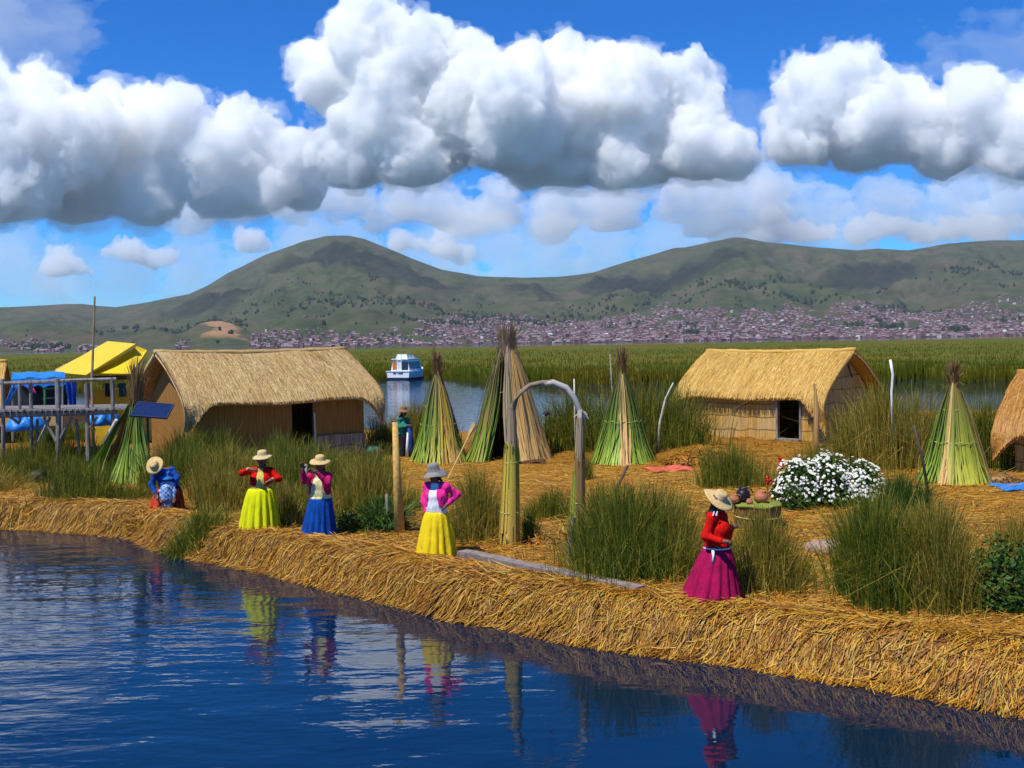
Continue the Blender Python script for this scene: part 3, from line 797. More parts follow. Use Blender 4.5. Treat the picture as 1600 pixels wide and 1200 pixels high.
# ------------------------------------------------------------------ mesh builder for the built things
class MB:
    def __init__(s): s.v, s.f, s.uv = [], [], []
    def quad(s, pts, uv=None):
        k = len(s.v); s.v += [tuple(p) for p in pts]; s.f.append(tuple(range(k, k+len(pts)))); return s
    def box(s, c, size, rz=0, rot=None):
        M = rot if rot is not None else Matrix.Rotation(rz, 3, 'Z')
        k = len(s.v); hx, hy, hz = [q/2 for q in size]
        for z in (-hz, hz):
            for x, y in ((-hx, -hy), (hx, -hy), (hx, hy), (-hx, hy)):
                s.v.append(tuple(M @ Vector((x, y, z))+Vector(c)))
        s.f += [tuple(k+i for i in q) for q in ((3, 2, 1, 0), (4, 5, 6, 7), (0, 1, 5, 4), (1, 2, 6, 5), (2, 3, 7, 6), (3, 0, 4, 7))]
        return s
    def tube(s, pts, rad, n=8, cap=True, wob=0):
        pts = [Vector(p) for p in pts]
        if not hasattr(rad, '__len__'): rad = [rad]*len(pts)
        k0 = len(s.v); up = Vector((.3, .2, 1)).normalized()
        for i, p in enumerate(pts):
            t = (pts[min(i+1, len(pts)-1)]-pts[max(i-1, 0)]).normalized()
            a = t.cross(up if abs(t.dot(up)) < .95 else Vector((1, 0, 0))).normalized(); b_ = t.cross(a)
            for j in range(n):
                q = 2*math.pi*j/n; r = rad[i]*(1+wob*random.uniform(-1, 1))
                s.v.append(tuple(p+a*math.cos(q)*r+b_*math.sin(q)*r))
        for i in range(len(pts)-1):
            for j in range(n): s.f.append((k0+i*n+j, k0+i*n+(j+1) % n, k0+(i+1)*n+(j+1) % n, k0+(i+1)*n+j))
        if cap:
            s.f.append(tuple(k0+j for j in range(n))[::-1]); s.f.append(tuple(k0+(len(pts)-1)*n+j for j in range(n)))
        return s
    def lathe(s, prof, c=(0, 0, 0), n=24, M=None, fn=None):
        "prof: (radius, z) from bottom to top; fn(angle, r, z) may change the point"
        k0 = len(s.v); c = Vector(c)
        for (r, z) in prof:
            for j in range(n):
                a = 2*math.pi*j/n
                p = Vector((r*math.cos(a), r*math.sin(a), z)) if fn is None else Vector(fn(a, r, z))
                if M is not None: p = M @ p
                s.v.append(tuple(p+c))
        for i in range(len(prof)-1):
            for j in range(n): s.f.append((k0+i*n+j, k0+i*n+(j+1) % n, k0+(i+1)*n+(j+1) % n, k0+(i+1)*n+j))
        if prof[0][0] > 1e-4: s.f.append(tuple(k0+j for j in range(n))[::-1])
        if prof[-1][0] > 1e-4: s.f.append(tuple(k0+(len(prof)-1)*n+j for j in range(n)))
        return s
    def grid(s, fn, nu, nv):
        k = len(s.v)
        for i in range(nu+1):
            for j in range(nv+1): s.v.append(tuple(fn(i/nu, j/nv)))
        for i in range(nu):
            for j in range(nv):
                a = k+i*(nv+1)+j; s.f.append((a, a+nv+1, a+nv+2, a+1))
        return s
    def raw(s, V, Q):
        k = len(s.v); s.v += [tuple(p) for p in V]; s.f += [tuple(int(i)+k for i in q) for q in Q]; return s
    def build(s, name, mat, parent=None, smooth=False, org=None, bevel=0):
        me = bpy.data.meshes.new(name)
        o = Vector(org) if org is not None else Vector((0, 0, 0))
        me.from_pydata([tuple(Vector(p)-o) for p in s.v], [], s.f)
        if smooth: me.polygons.foreach_set('use_smooth', [True]*len(me.polygons))
        me.update()
        ob = link(name, me, mat, parent)
        ob.location = o
        if parent is not None and org is None: ob.matrix_parent_inverse = parent.matrix_world.inverted()
        if bevel:
            bv = ob.modifiers.new('bevel', 'BEVEL'); bv.width = bevel; bv.segments = 2
        return ob
def empty(name, loc, label, cat, group=None, rz=0):
    o = bpy.data.objects.new(name, None); C.objects.link(o); o.location = loc; o.rotation_euler.z = rz
    o.empty_display_size = .2
    bpy.context.view_layer.update()
    o.matrix_basis = Matrix.Translation(loc) @ Matrix.Rotation(rz, 4, 'Z')
    o['_m'] = 0; del o['_m']
    return tag(o, label, cat, group)
def part(mb, name, mat, parent, smooth=False, bevel=0):
    "a part whose mesh is given in the parent's own coordinates"
    me_o = mb.build(name, mat, None, smooth, None, bevel); me_o.parent = parent
    return me_o
random.seed(4)
rs = np.random.RandomState(21)

# materials of woven and bundled reed
def streak_mat(name, dark, midc, light, axis_scale, rough=.75, bump=.02, blotch=(.40, .30, .17), bl=.35, coord='Object', bands=None):
    m, N, L, b = newmat(name, rough, .25)
    tc = N.new('ShaderNodeTexCoord'); src = tc.outputs[coord]
    a = noise(N, L, src, 1.0, 3, .65, axis_scale)
    c = ramp(N, L, a, [(.36, dark), (.5, midc), (.64, light)])
    bn = noise(N, L, src, 1.1, 4, .6)
    c = mix(N, L, ramp(N, L, bn, [(.42, (0, 0, 0)), (.68, (bl, bl, bl))]), c, blotch)
    h = a
    if bands:
        sep = N.new('ShaderNodeSeparateXYZ'); L.new(src, sep.inputs[0])
        wv = math_(N, L, 'ADD', math_(N, L, 'MULTIPLY', sep.outputs[2], bands), math_(N, L, 'MULTIPLY', noise(N, L, src, 1.6, 2, .5), .55))
        fr = math_(N, L, 'FRACT', wv)
        line = ramp(N, L, fr, [(0, (.75, .75, .75)), (.045, (.75, .75, .75)), (.13, (0, 0, 0)), (1, (0, 0, 0))])
        c = mix(N, L, line, c, tuple(v*.35 for v in dark))
        h = math_(N, L, 'ADD', a, math_(N, L, 'MULTIPLY', fr, -1.5))
    L.new(c, b.inputs['Base Color'])
    bp = N.new('ShaderNodeBump'); bp.inputs['Distance'].default_value = bump; bp.inputs['Strength'].default_value = .8
    L.new(h, bp.inputs['Height']); L.new(bp.outputs[0], b.inputs['Normal'])
    return m
THATCH_GREY = streak_mat('weathered thatch', (.20, .105, .03), (.44, .265, .085), (.60, .42, .19), (9, 9, 1.0), coord='UV', blotch=(.46, .38, .28), bl=.55)
THATCH_GOLD = streak_mat('golden thatch', (.34, .17, .025), (.56, .34, .065), (.66, .44, .11), (9, 9, 1.0), coord='UV', blotch=(.56, .40, .17), bl=.3)
THATCH_EDGE = reed_mat('thatch strands', [(0, (.22, .12, .035)), (.5, (.46, .30, .10)), (1, (.64, .50, .26))], trans=0)
THATCH_STRAND_GOLD = reed_mat('golden thatch strands', [(0, (.36, .18, .03)), (.5, (.56, .34, .07)), (1, (.68, .46, .13))], trans=0)
MAT_WALL = streak_mat('woven reed wall', (.20, .085, .014), (.30, .145, .026), (.37, .195, .042), (34, 34, .8), blotch=(.27, .14, .05), bl=.4)
GREY_WALL = streak_mat('grey reed skirting', (.14, .10, .07), (.29, .22, .15), (.42, .34, .24), (22, 22, .7), blotch=(.24, .20, .15), bl=.5, bands=1.9)
ROW_WALL = streak_mat('tied reed rows', (.30, .15, .028), (.50, .285, .055), (.60, .385, .10), (20, 20, .8), blotch=(.42, .33, .21), bl=.5, bands=2.35)
WOOD_GREY, N_, L_, b_ = newmat('weathered wood', .8, .2)
tc_ = N_.new('ShaderNodeTexCoord'); L_.new(ramp(N_, L_, noise(N_, L_, tc_.outputs['Object'], 6, 5, .7, (3, 3, .4)), [(.35, (.12, .105, .10)), (.65, (.34, .31, .29))]), b_.inputs['Base Color'])
def flat_mat(name, col, rough=.7, var=.25, scale=4, spec=.3):
    m, N, L, b = newmat(name, rough, spec); tc = N.new('ShaderNodeTexCoord')
    L.new(ramp(N, L, noise(N, L, tc.outputs['Object'], scale, 4, .6), [(.3, tuple(c*(1-var) for c in col)), (.7, tuple(min(1, c*(1+var)) for c in col))]), b.inputs['Base Color'])
    return m
DARKWOOD = flat_mat('dark wood', (.07, .05, .04))
PALEWOOD = flat_mat('pale bare wood', (.55, .50, .42), .6)
SOIL = flat_mat('dark packed floor', (.06, .04, .02))

def hut(name, label, FL, FR, W, wall_top, eave_z, ridge_z, z0, doors, ext, over, mats, run_front, gable_over=.42, belt=None):
    """gabled reed hut. FL, FR: front wall corners on the ground; W: depth; ext: how far the thatch hangs down at the (left, right) corners"""
    thatch, strandm, wallm, lowm = mats
    FL = Vector(FL); FR = Vector(FR)
    r = Vector((FR.x-FL.x, FR.y-FL.y, 0)); Ln = r.length; r.normalize(); g = Vector((-r.y, r.x, 0))
    base = Vector((FL.x, FL.y, z0))
    root = empty(name, base, label, 'hut', rz=math.atan2(r.y, r.x))
    # local frame: x along the front wall, y into the hut, z up
    T = .12
    hw = wall_top
    wl = MB()
    xs = [0]
    for (a, b_, h) in doors: xs += [a, b_]
    xs.append(Ln)
    for i in range(0, len(xs), 2): wl.box(((xs[i]+xs[i+1])/2, T/2, hw/2-.1), (xs[i+1]-xs[i], T, hw+.2))
    for (a, b_, h) in doors: wl.box(((a+b_)/2, T/2, (h+hw)/2), (b_-a, T, hw-h))
    wl.box((Ln/2, W-T/2, hw/2-.1), (Ln, T, hw+.2))
    part(wl, 'wall', wallm, root)
    rz_ = ridge_z-.14
    for sx, x0 in ((0, .0), (1, Ln-T)):
        gm_ = MB(); y0, y1 = T+.003, W-T-.003
        P5 = [(x0, y0, -.2), (x0, y1, -.2), (x0, y1, hw), (x0, W/2, rz_), (x0, y0, hw)]
        Q5 = [(p[0]+T, p[1], p[2]) for p in P5]
        gm_.quad(P5); gm_.quad(Q5[::-1])
        for i in range(5): gm_.quad([P5[i], P5[(i+1) % 5], Q5[(i+1) % 5], Q5[i]][::-1])
        part(gm_, 'gable_wall', wallm, root)
    fl = MB().box((Ln/2, W/2, -.02), (Ln-.3, W-.3, .1)); part(fl, 'floor_mat', SOIL, root)
    if belt:
        bt = MB()
        for (a, b_, h) in belt: bt.box(((a+b_)/2, -.045, h/2-.08), (b_-a, .08, h+.16))
        part(bt, 'skirting', lowm, root)
    # roof mats
    def slope(front):
        nu, nv = 64, 22
        run = run_front if front else W/2+over
        y_r = W/2
        dz = ridge_z-eave_z
        def fn(u, v, off=0.0):
            x = -gable_over+u*(Ln+2*gable_over)
            eL = ext[0]*max(0, 1-(x+gable_over)/.95)**1.6; eR = ext[1]*max(0, 1-(Ln+gable_over-x)/.95)**1.6
            ex = eL+eR
            sl = math.hypot(run, dz); tot = sl+ex
            s_ = v*tot
            t = min(1, s_/sl)
            bulge = .10*math.sin(math.pi*t)
            yy = run*t; zz = ridge_z-dz*t+bulge
            # the eave rolls over and hangs
            if s_ > sl:
                q = s_-sl; ang = math.atan2(dz, run)+min(1.1, q*1.6)
                yy += math.cos(ang)*q*.75; zz -= math.sin(ang)*q
            roll = max(0, t-.86)/.14
            zz -= .10*roll*roll
            sag = .012*math.sin(u*9.0+1)+.03*float(NZ(np.float32(x*1.3), np.float32(t*3), np.float32(3 if front else 9)))
            zz += sag-.05*math.sin(math.pi*u)
            y = y_r-(yy if front else -yy)
            return x, y, zz+off, s_
        top, uvs = [], []
        mb = MB(); k0 = 0
        for i in range(nu+1):
            for j in range(nv+1):
                x, y, z, s_ = fn(i/nu, j/nv); mb.v.append((x, y, z)); uvs.append((x*2.2, s_))
        n1 = (nu+1)*(nv+1)
        for i in range(nu+1):
            for j in range(nv+1):
                x, y, z, s_ = fn(i/nu, j/nv); mb.v.append((x, y+(.06 if front else -.06), z-.10)); uvs.append((x*2.2, s_))
        def id_(i, j, l=0): return l*n1+i*(nv+1)+j
        for i in range(nu):
            for j in range(nv):
                q = (id_(i, j), id_(i, j+1), id_(i+1, j+1), id_(i+1, j)); p = tuple(id_(i, j, 1) for i, j in ((i, j), (i+1, j), (i+1, j+1), (i, j+1)))
                mb.f += [q, p] if front else [q[::-1], p[::-1]]
        for i in range(nu):
            for j in (0, nv):
                q = (id_(i, j), id_(i+1, j), id_(i+1, j, 1), id_(i, j, 1)); mb.f.append(q)
        for j in range(nv):
            for i in (0, nu):
                q = (id_(i, j), id_(i, j+1), id_(i, j+1, 1), id_(i, j, 1)); mb.f.append(q)
        o = part(mb, 'thatch_roof', thatch, root, True)
        me = o.data; ul = me.uv_layers.new(name='UVMap')
        li = np.empty(len(me.loops), np.int32); me.loops.foreach_get('vertex_index', li)
        ul.data.foreach_set('uv', np.array(uvs, np.float32)[li].ravel())
        # single stems lying on the slope and sticking out at the eave
        n = 2600 if front else 500
        P = np.zeros((n, 4, 3)); 
        for i in range(n):
            u = rs.uniform(.004, .996); v0 = rs.uniform(0, .95) if i > 220 else rs.uniform(.84, .92); ln_ = rs.uniform(.12, .3); du = rs.normal(0, .004)
            for k in range(4):
                vv = v0+ln_*k/3
                x, y, z, s_ = fn(min(1, max(0, u+du*k)), min(vv, 1.0)); e_ = max(0, vv-1)*min(1, .25)*2.0
                P[i, k] = (x, y-(.05+e_*.5)*(vv > 1)*(1 if front else -1), z+.016-e_*.8)
        Vs, Qs = strips(P, np.tile([1.0, 0, 0], (n, 1)), rs.uniform(.006, .014, n), .6)
        part(MB().raw(Vs, Qs), 'thatch_stems', strandm, root)['kind'] = 'stuff'
        return fn
    fnf = slope(True); slope(False)
    rp = MB().tube([(-gable_over-.02+i*(Ln+2*gable_over+.04)/24, W/2, ridge_z-.02+.012*math.sin(i*1.7)-.05*math.sin(math.pi*i/24)) for i in range(25)], .085, 10, wob=.12)
    part(rp, 'ridge_roll', strandm, root, True)
    return root, Ln, fnf

# the long hut on the left
pFR = ground(585, 716); hl = (4.9+0)
FRl = Vector((-233/F*31.6, 31.6, 0)); FLl = Vector((-500/F*28.6, 28.6, 0))
LEN = (FRl-FLl).length
hutL, LL, fnL = hut('reed_hut', 'long reed hut with a broad weathered grey gold thatch roof beside the yellow house', FLl, FRl, 4.2, 1.98, 2.06, 3.38, .46,
    [(LEN*.555, LEN*.685, 1.86)], (.95, .85), .42, (THATCH_GREY, THATCH_EDGE, MAT_WALL, GREY_WALL), 2.62, belt=[(LEN*.70, LEN+.0, .78)])
part(MB().tube([(LEN*.665, -.35, -.2), (LEN*.672, -.22, 1.5)], .028, 8), 'door_stick', PALEWOOD, hutL)
# the small hut on the right
FRr = Vector((9.55, 32.2, 0)); FLr = Vector((6.05, 35.3, 0)); LR = (FRr-FLr).length
hutR, LRr, fnR = hut('reed_hut', 'small reed hut with a clean golden thatch roof and an open dark doorway', FLr, FRr, 4.1, 1.62, 1.55, 2.92, .62,
    [(LR*.725, LR*.885, 1.48)], (.40, 1.15), .37, (THATCH_GOLD, THATCH_STRAND_GOLD, ROW_WALL, ROW_WALL), 2.27)
df = MB()
a, b_ = LR*.725, LR*.885
df.box(((a+b_)/2, -.03, .05), (b_-a+.06, .2, .10)).box((a-.03, -.012, .78), (.06, .06, 1.46)).box((b_+.03, -.012, .78), (.06, .06, 1.46))
part(df, 'door_frame', WOOD_GREY, hutR)
pl = MB().box((LR/2-.1, -.35, -.20), (LR+.8, .75, .16)); part(pl, 'doorstep', THATCH_EDGE, hutR)
pl = MB()
for y in (1.25, 2.45): pl.tube([(LR+.14, y, 2.0-.0), (LR+.2, 1.85, 2.62)], .035, 6)
part(pl, 'gable_pole', DARKWOOD, hutR)
# the hut cut off by the right edge
hutE, LE, fnE = hut('reed_hut', 'brown thatched hut cut off by the right edge behind the blue tarp', Vector((12.5, 25.4, 0)), Vector((15.1, 23.1, 0)), 3.6, 1.30, 1.22, 2.5, .46,
    [(1.6, 2.3, 1.15)], (.75, .75), .4, (streak_mat('brown thatch', (.22, .08, .012), (.44, .18, .022), (.54, .26, .04), (9, 9, 1.0), coord='UV'), reed_mat('brown thatch strands', [(0, (.20, .08, .012)), (.5, (.40, .18, .03)), (1, (.54, .28, .06))], trans=0), ROW_WALL, ROW_WALL), 2.2, belt=None)
# the hut cut off by the left edge, far behind
hutW, LW, fnW = hut('reed_hut', 'pale thatched hut peeking in at the left edge beyond the blue canopy', Vector((-23.4, 36.8, 0)), Vector((-19.5, 38.2, 0)), 3.4, 1.6, 1.5, 3.1, .45,
    [(1.5, 2.2, 1.4)], (.5, .5), .4, (THATCH_GOLD, THATCH_STRAND_GOLD, MAT_WALL, GREY_WALL), 2.1)
# ------------------------------------------------------------------ stacked reed cones
def grad_reed(name, lo, mi, hi, zt, var=.35):
    "reed stems: fresh at the foot, dry towards the seed heads (object space height)"
    m, N, L, b = newmat(name, .55, .35)
    tc = N.new('ShaderNodeTexCoord'); gi = N.new('ShaderNodeNewGeometry'); sep = N.new('ShaderNodeSeparateXYZ'); L.new(tc.outputs['Object'], sep.inputs[0])
    h = math_(N, L, 'ADD', math_(N, L, 'DIVIDE', sep.outputs[2], zt), math_(N, L, 'MULTIPLY', math_(N, L, 'SUBTRACT', gi.outputs['Random Per Island'], .5), .22))
    c = ramp(N, L, h, [(.02, lo), (.38, mi), (.86, hi)])
    k = ramp(N, L, gi.outputs['Random Per Island'], [(0, (1-var,)*3), (1, (1+var,)*3)])
    L.new(mix(N, L, 1.0, c, k, 'MULTIPLY'), b.inputs['Base Color'])
    return m
GR = grad_reed('fresh stacked reed', (.30, .42, .045), (.13, .22, .02), (.10, .10, .02), 2.7)
GR2 = grad_reed('yellow green stacked reed', (.45, .45, .05), (.25, .29, .03), (.17, .13, .03), 2.7)
YEL = grad_reed('yellow reed slab', (.55, .36, .07), (.62, .45, .05), (.40, .28, .05), 2.7, .2)
TAN = grad_reed('tan reed slab', (.62, .38, .13), (.60, .38, .13), (.50, .30, .09), 2.7, .2)
BRN = grad_reed('brown dry reed', (.24, .13, .04), (.26, .15, .05), (.22, .13, .05), 2.7)
GRY = grad_reed('grey brown dry reed', (.30, .23, .14), (.30, .23, .14), (.30, .22, .13), 2.7)
CORD = flat_mat('twisted reed cord', (.42, .42, .10), .7)
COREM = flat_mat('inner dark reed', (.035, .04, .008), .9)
def cone(px, py, R_, H, label, groups, trad=.07, rag=.055, tuft=(90, .75), bind=(.3, .55), name='reed_cone', top=None, open_=None, core=True, group='reed cones drying on the island'):
    p = ground(px, py+6); p.z -= .02; p.y += R_*.55
    root = empty(name, p, label, 'reed cone', group)
    apex = Vector(top) if top else Vector((0, 0, H*.86))
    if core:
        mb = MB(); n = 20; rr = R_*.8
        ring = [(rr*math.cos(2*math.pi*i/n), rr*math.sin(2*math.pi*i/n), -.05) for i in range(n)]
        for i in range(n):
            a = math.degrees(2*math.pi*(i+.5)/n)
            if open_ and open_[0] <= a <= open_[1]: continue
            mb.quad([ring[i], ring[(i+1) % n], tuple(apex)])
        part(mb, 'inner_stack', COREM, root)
    for (nm, a0, a1, mat, n, hf, wid, bow) in groups:
        a = np.radians(rs.uniform(a0, a1, n)); r0 = R_*rs.uniform(.8, 1.14, n); k = 6
        top_r = trad*(.7+.7*rs.rand(n))
        wob = rs.normal(0, rag, (n, 2))
        P = np.zeros((n, k, 3))
        hh = hf*rs.uniform(.9, 1.08, n)
        for s in range(k):
            t = s/(k-1)*hh
            f = np.clip(1-t, -.12, 1)
            rad = r0*(f**1.0)*(1-bow*np.sin(np.pi*np.clip(t, 0, 1)))+top_r*(1-f)+.02*rs.randn(n)*(s < 1)
            wb_ = np.sin(np.pi*np.clip(t, 0, 1))
            P[:, s, 0] = np.cos(a)*rad+apex.x*(1-f)+wob[:, 0]*wb_; P[:, s, 1] = np.sin(a)*rad+apex.y*(1-f)+wob[:, 1]*wb_; P[:, s, 2] = t*apex.z
        W = np.stack([-np.sin(a), np.cos(a), 0*a], 1)
        Vs, Qs = strips(P, W, wid*rs.uniform(.5, 1.3, n), .45)
        part(MB().raw(Vs, Qs), nm, mat, root)
    n, l = tuft
    if n:
        a = rs.uniform(0, 6.283, n); k = 4; P = np.zeros((n, k, 3))
        st = rs.uniform(-.55, .05, n); sp_ = rs.uniform(.02, .16, n)*(1+1.2*(rs.rand(n) < .15))
        for s in range(k):
            t = s/(k-1)
            P[:, s, 0] = apex.x+np.cos(a)*(trad*.8+sp_*t*t*1.2); P[:, s, 1] = apex.y+np.sin(a)*(trad*.8+sp_*t*t*1.2); P[:, s, 2] = apex.z+st+l*t*rs.uniform(.85, 1.1, n)-t*t*sp_*.8
        Vs, Qs = strips(P, np.stack([-np.sin(a), np.cos(a), 0*a], 1), rs.uniform(.012, .03, n), .3)
        part(MB().raw(Vs, Qs), 'seed_heads', BRN if n < 200 else GRY, root)
    for h in bind:
        rr = R_*(1-h)*1.05+.06*h
        mb = MB().tube([(rr*math.cos(2*math.pi*i/28)+apex.x*h, rr*math.sin(2*math.pi*i/28)+apex.y*h, apex.z*h+.03*math.sin(i*2.2)) for i in range(29)], .011, 6, False)
        part(mb, 'binding', CORD, root, True)
    return root
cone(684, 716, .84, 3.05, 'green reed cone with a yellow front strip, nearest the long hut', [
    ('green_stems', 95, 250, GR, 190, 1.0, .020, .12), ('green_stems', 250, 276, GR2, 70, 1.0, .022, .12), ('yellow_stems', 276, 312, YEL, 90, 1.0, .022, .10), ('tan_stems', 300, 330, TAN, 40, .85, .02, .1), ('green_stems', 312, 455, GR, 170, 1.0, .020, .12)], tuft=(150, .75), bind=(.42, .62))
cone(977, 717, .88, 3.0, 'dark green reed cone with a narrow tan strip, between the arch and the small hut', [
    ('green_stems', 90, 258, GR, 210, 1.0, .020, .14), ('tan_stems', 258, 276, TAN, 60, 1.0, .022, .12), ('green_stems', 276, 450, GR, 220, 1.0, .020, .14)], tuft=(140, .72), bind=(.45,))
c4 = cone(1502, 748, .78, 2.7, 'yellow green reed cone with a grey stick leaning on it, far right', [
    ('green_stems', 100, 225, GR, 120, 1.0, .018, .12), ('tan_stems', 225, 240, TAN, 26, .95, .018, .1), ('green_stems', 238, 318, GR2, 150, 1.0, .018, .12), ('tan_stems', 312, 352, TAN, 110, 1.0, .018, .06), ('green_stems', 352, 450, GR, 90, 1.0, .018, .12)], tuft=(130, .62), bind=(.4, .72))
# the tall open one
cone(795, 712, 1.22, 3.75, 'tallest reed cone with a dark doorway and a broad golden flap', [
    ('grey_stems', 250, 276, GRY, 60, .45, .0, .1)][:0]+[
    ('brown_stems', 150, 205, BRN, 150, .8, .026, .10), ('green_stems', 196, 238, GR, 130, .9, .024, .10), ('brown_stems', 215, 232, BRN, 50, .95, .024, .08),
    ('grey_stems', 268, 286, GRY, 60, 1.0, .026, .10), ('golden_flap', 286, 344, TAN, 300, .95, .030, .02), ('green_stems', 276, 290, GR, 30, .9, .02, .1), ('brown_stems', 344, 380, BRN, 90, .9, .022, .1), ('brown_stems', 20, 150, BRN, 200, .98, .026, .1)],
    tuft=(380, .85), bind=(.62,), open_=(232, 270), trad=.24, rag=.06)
# ------------------------------------------------------------------ the leaning bundles on the left, with the mast and solar panel
pB = ground(205, 756)
lb = empty('leaning_reed_bundles', pB, 'green reed bundles leaning together under a brown tuft, behind the solar panel', 'reed bundles')
apx = atd(212, 622, pB.y+.9)-pB
for (bx, by, m_) in [(142, 752, GR), (172, 740, BRN), (187, 757, GR), (212, 756, GR), (232, 754, GR), (226, 740, GR)]:
    q = ground(bx, by)-pB; n = 120
    P = np.zeros((n, 6, 3)); o0 = rs.normal(0, .14, (n, 2)); o1 = rs.normal(0, .05, (n, 2))
    for s in range(6):
        t = s/5*rs.uniform(.95, 1.05, n)
        cxx = q.x+(apx.x-q.x)*t; cyy = q.y+(apx.y-q.y)*t; czz = q.z+(apx.z-q.z)*t+.10*np.sin(np.pi*t)
        pinch = 1-.6*np.sin(np.pi*np.clip(t, 0, 1))
        P[:, s] = np.stack([cxx+(o0[:, 0]*(1-t)+o1[:, 0]*t)*pinch, cyy+(o0[:, 1]*(1-t)+o1[:, 1]*t)*pinch, czz+.12*rs.rand(n)*0+np.abs(o0[:, 0])*.3*pinch], 1)
    wv = rs.normal(size=(n, 3)); wv[:, 2] *= .3; wv /= np.linalg.norm(wv, axis=1)[:, None]
    Vs, Qs = strips(P, wv, rs.uniform(.018, .03, n), .5)
    part(MB().raw(Vs, Qs), 'reed_bundle', m_, lb)
n = 150; a = rs.uniform(0, 6.283, n); P = np.zeros((n, 4, 3)); st = rs.uniform(-1.0, .1, n); sp_ = rs.uniform(.05, .28, n)
for s in range(4):
    t = s/3; P[:, s] = np.stack([apx.x+np.cos(a)*(.1+sp_*t*t)+.05*t, apx.y+np.sin(a)*(.1+sp_*t), apx.z+st+1.0*t], 1)
Vs, Qs = strips(P, np.stack([-np.sin(a), np.cos(a), 0*a], 1), rs.uniform(.014, .03, n), .3)
part(MB().raw(Vs, Qs), 'seed_heads', BRN, lb)

pS = ground(238, 758); pS.y -= .25
sp = empty('solar_panel', pS, 'dark blue solar panel tilted on a thin post in front of the reed bundles', 'solar panel')
PANEL, N, L, b = newmat('solar glass', .12, .6); tc = N.new('ShaderNodeTexCoord')
br = N.new('ShaderNodeTexBrick'); br.offset = 0; br.inputs['Color1'].default_value = (.006, .014, .06, 1); br.inputs['Color2'].default_value = (.008, .018, .075, 1); br.inputs['Mortar'].default_value = (.06, .08, .16, 1)
br.inputs['Scale'].default_value = 7; br.inputs['Mortar Size'].default_value = .012; L.new(tc.outputs['Generated'], br.inputs['Vector']); L.new(br.outputs[0], b.inputs['Base Color'])
top = atd(238, 641, pS.y)-pS
rot = Matrix.Rotation(R(28), 3, 'X') @ Matrix.Rotation(R(6), 3, 'Y')
part(MB().box(top, (.86, .62, .03), rot=rot), 'panel', PANEL, sp)
fr = MB()
for c_, s_ in (((0, -.32, 0), (.92, .03, .045)), ((0, .32, 0), (.92, .03, .045)), ((-.445, 0, 0), (.03, .61, .045)), ((.445, 0, 0), (.03, .61, .045))):
    fr.box(top+rot @ Vector(c_), s_, rot=rot)
part(fr, 'panel_frame', flat_mat('panel frame', (.03, .04, .08), .4), sp)
part(MB().tube([(0, .05, -.2), (0, .05, top.z-.04)], .03, 8), 'post', DARKWOOD, sp)

pM = ground(148, 742)
mast = empty('mast', pM, 'tall thin wooden mast rising in front of the yellow roof', 'mast')
tp = atd(148, 463, pM.y)-pM
part(MB().tube([(0, 0, -.2), (.0, 0, tp.z*.5), (tp.x, 0, tp.z)], [.042, .036, .026], 8), 'pole', flat_mat('mast wood', (.36, .25, .13)), mast)
part(MB().tube([(0, 0, 1.2), (0, 0, 1.28)], .06, 8), 'cord_knot', CORD, mast)

# ------------------------------------------------------------------ lookout platform of grey poles
dP = 27.5
q0 = atd(0, 648, dP)
pf_o = empty('pole_platform', Vector((q0.x, dP, .4)), 'rickety grey pole platform with a railing at the far left', 'platform')
def L_(px, py, d=dP): return atd(px, py, d)-Vector((q0.x, dP, .4))
for i, (x0, ya, x1, yb, dd, r_) in enumerate([(4, 592, 5, 720, 0, .06), (30, 598, 31, 660, 0, .045), (48, 598, 49, 710, .1, .05), (58, 655, 57, 700, .3, .04), (90, 592, 91, 728, 0, .07), (119, 655, 124, 710, .3, .04), (135, 600, 138, 720, 0, .06), (175, 590, 176, 660, 0, .055), (-32, 592, -31, 722, 0, .06)]):
    part(MB().tube([L_(x0, ya, dP+dd), L_((x0+x1)/2+.6, (ya+yb)/2, dP+dd), L_(x1, yb, dP+dd)], [r_, r_*.9, r_], 8, wob=.1), 'post', WOOD_GREY, pf_o)
part(MB().tube([L_(-40, 600), L_(60, 597), L_(120, 594), L_(182, 592)], .05, 8, wob=.15), 'railing', WOOD_GREY, pf_o)
part(MB().tube([L_(-40, 650), L_(40, 648), L_(110, 646), L_(182, 643)], .075, 8, wob=.15), 'beam', WOOD_GREY, pf_o)
part(MB().tube([L_(-40, 646, dP+1.6), L_(182, 641, dP+1.6)], .07, 8, wob=.15), 'beam', WOOD_GREY, pf_o)
dk = MB(); z_ = L_(0, 646).z+.02
for k in range(26):
    x = L_(-36, 640).x+k*.16; dk.box((x, .8, z_+.06), (.13, 1.9+.2*random.random(), .05))
part(dk, 'deck', WOOD_GREY, pf_o)
for (xa, ya, xb, yb) in [(88, 690, 68, 652), (92, 690, 112, 652), (30, 662, 14, 650), (140, 668, 152, 652), (60, 690, 78, 652)]:
    part(MB().tube([L_(xa, ya), L_(xb, yb)], .04, 6, wob=.1), 'brace', WOOD_GREY, pf_o)
st_ = ground(140, 735)
so = MB().tube([(0, 0, 0), atd(182, 657, dP-.3)-st_], .055, 8).build('leaning_pole', PALEWOOD, None, True); so.location = st_
tag(so, 'pale white pole leaning against the corner of the grey platform', 'pole')

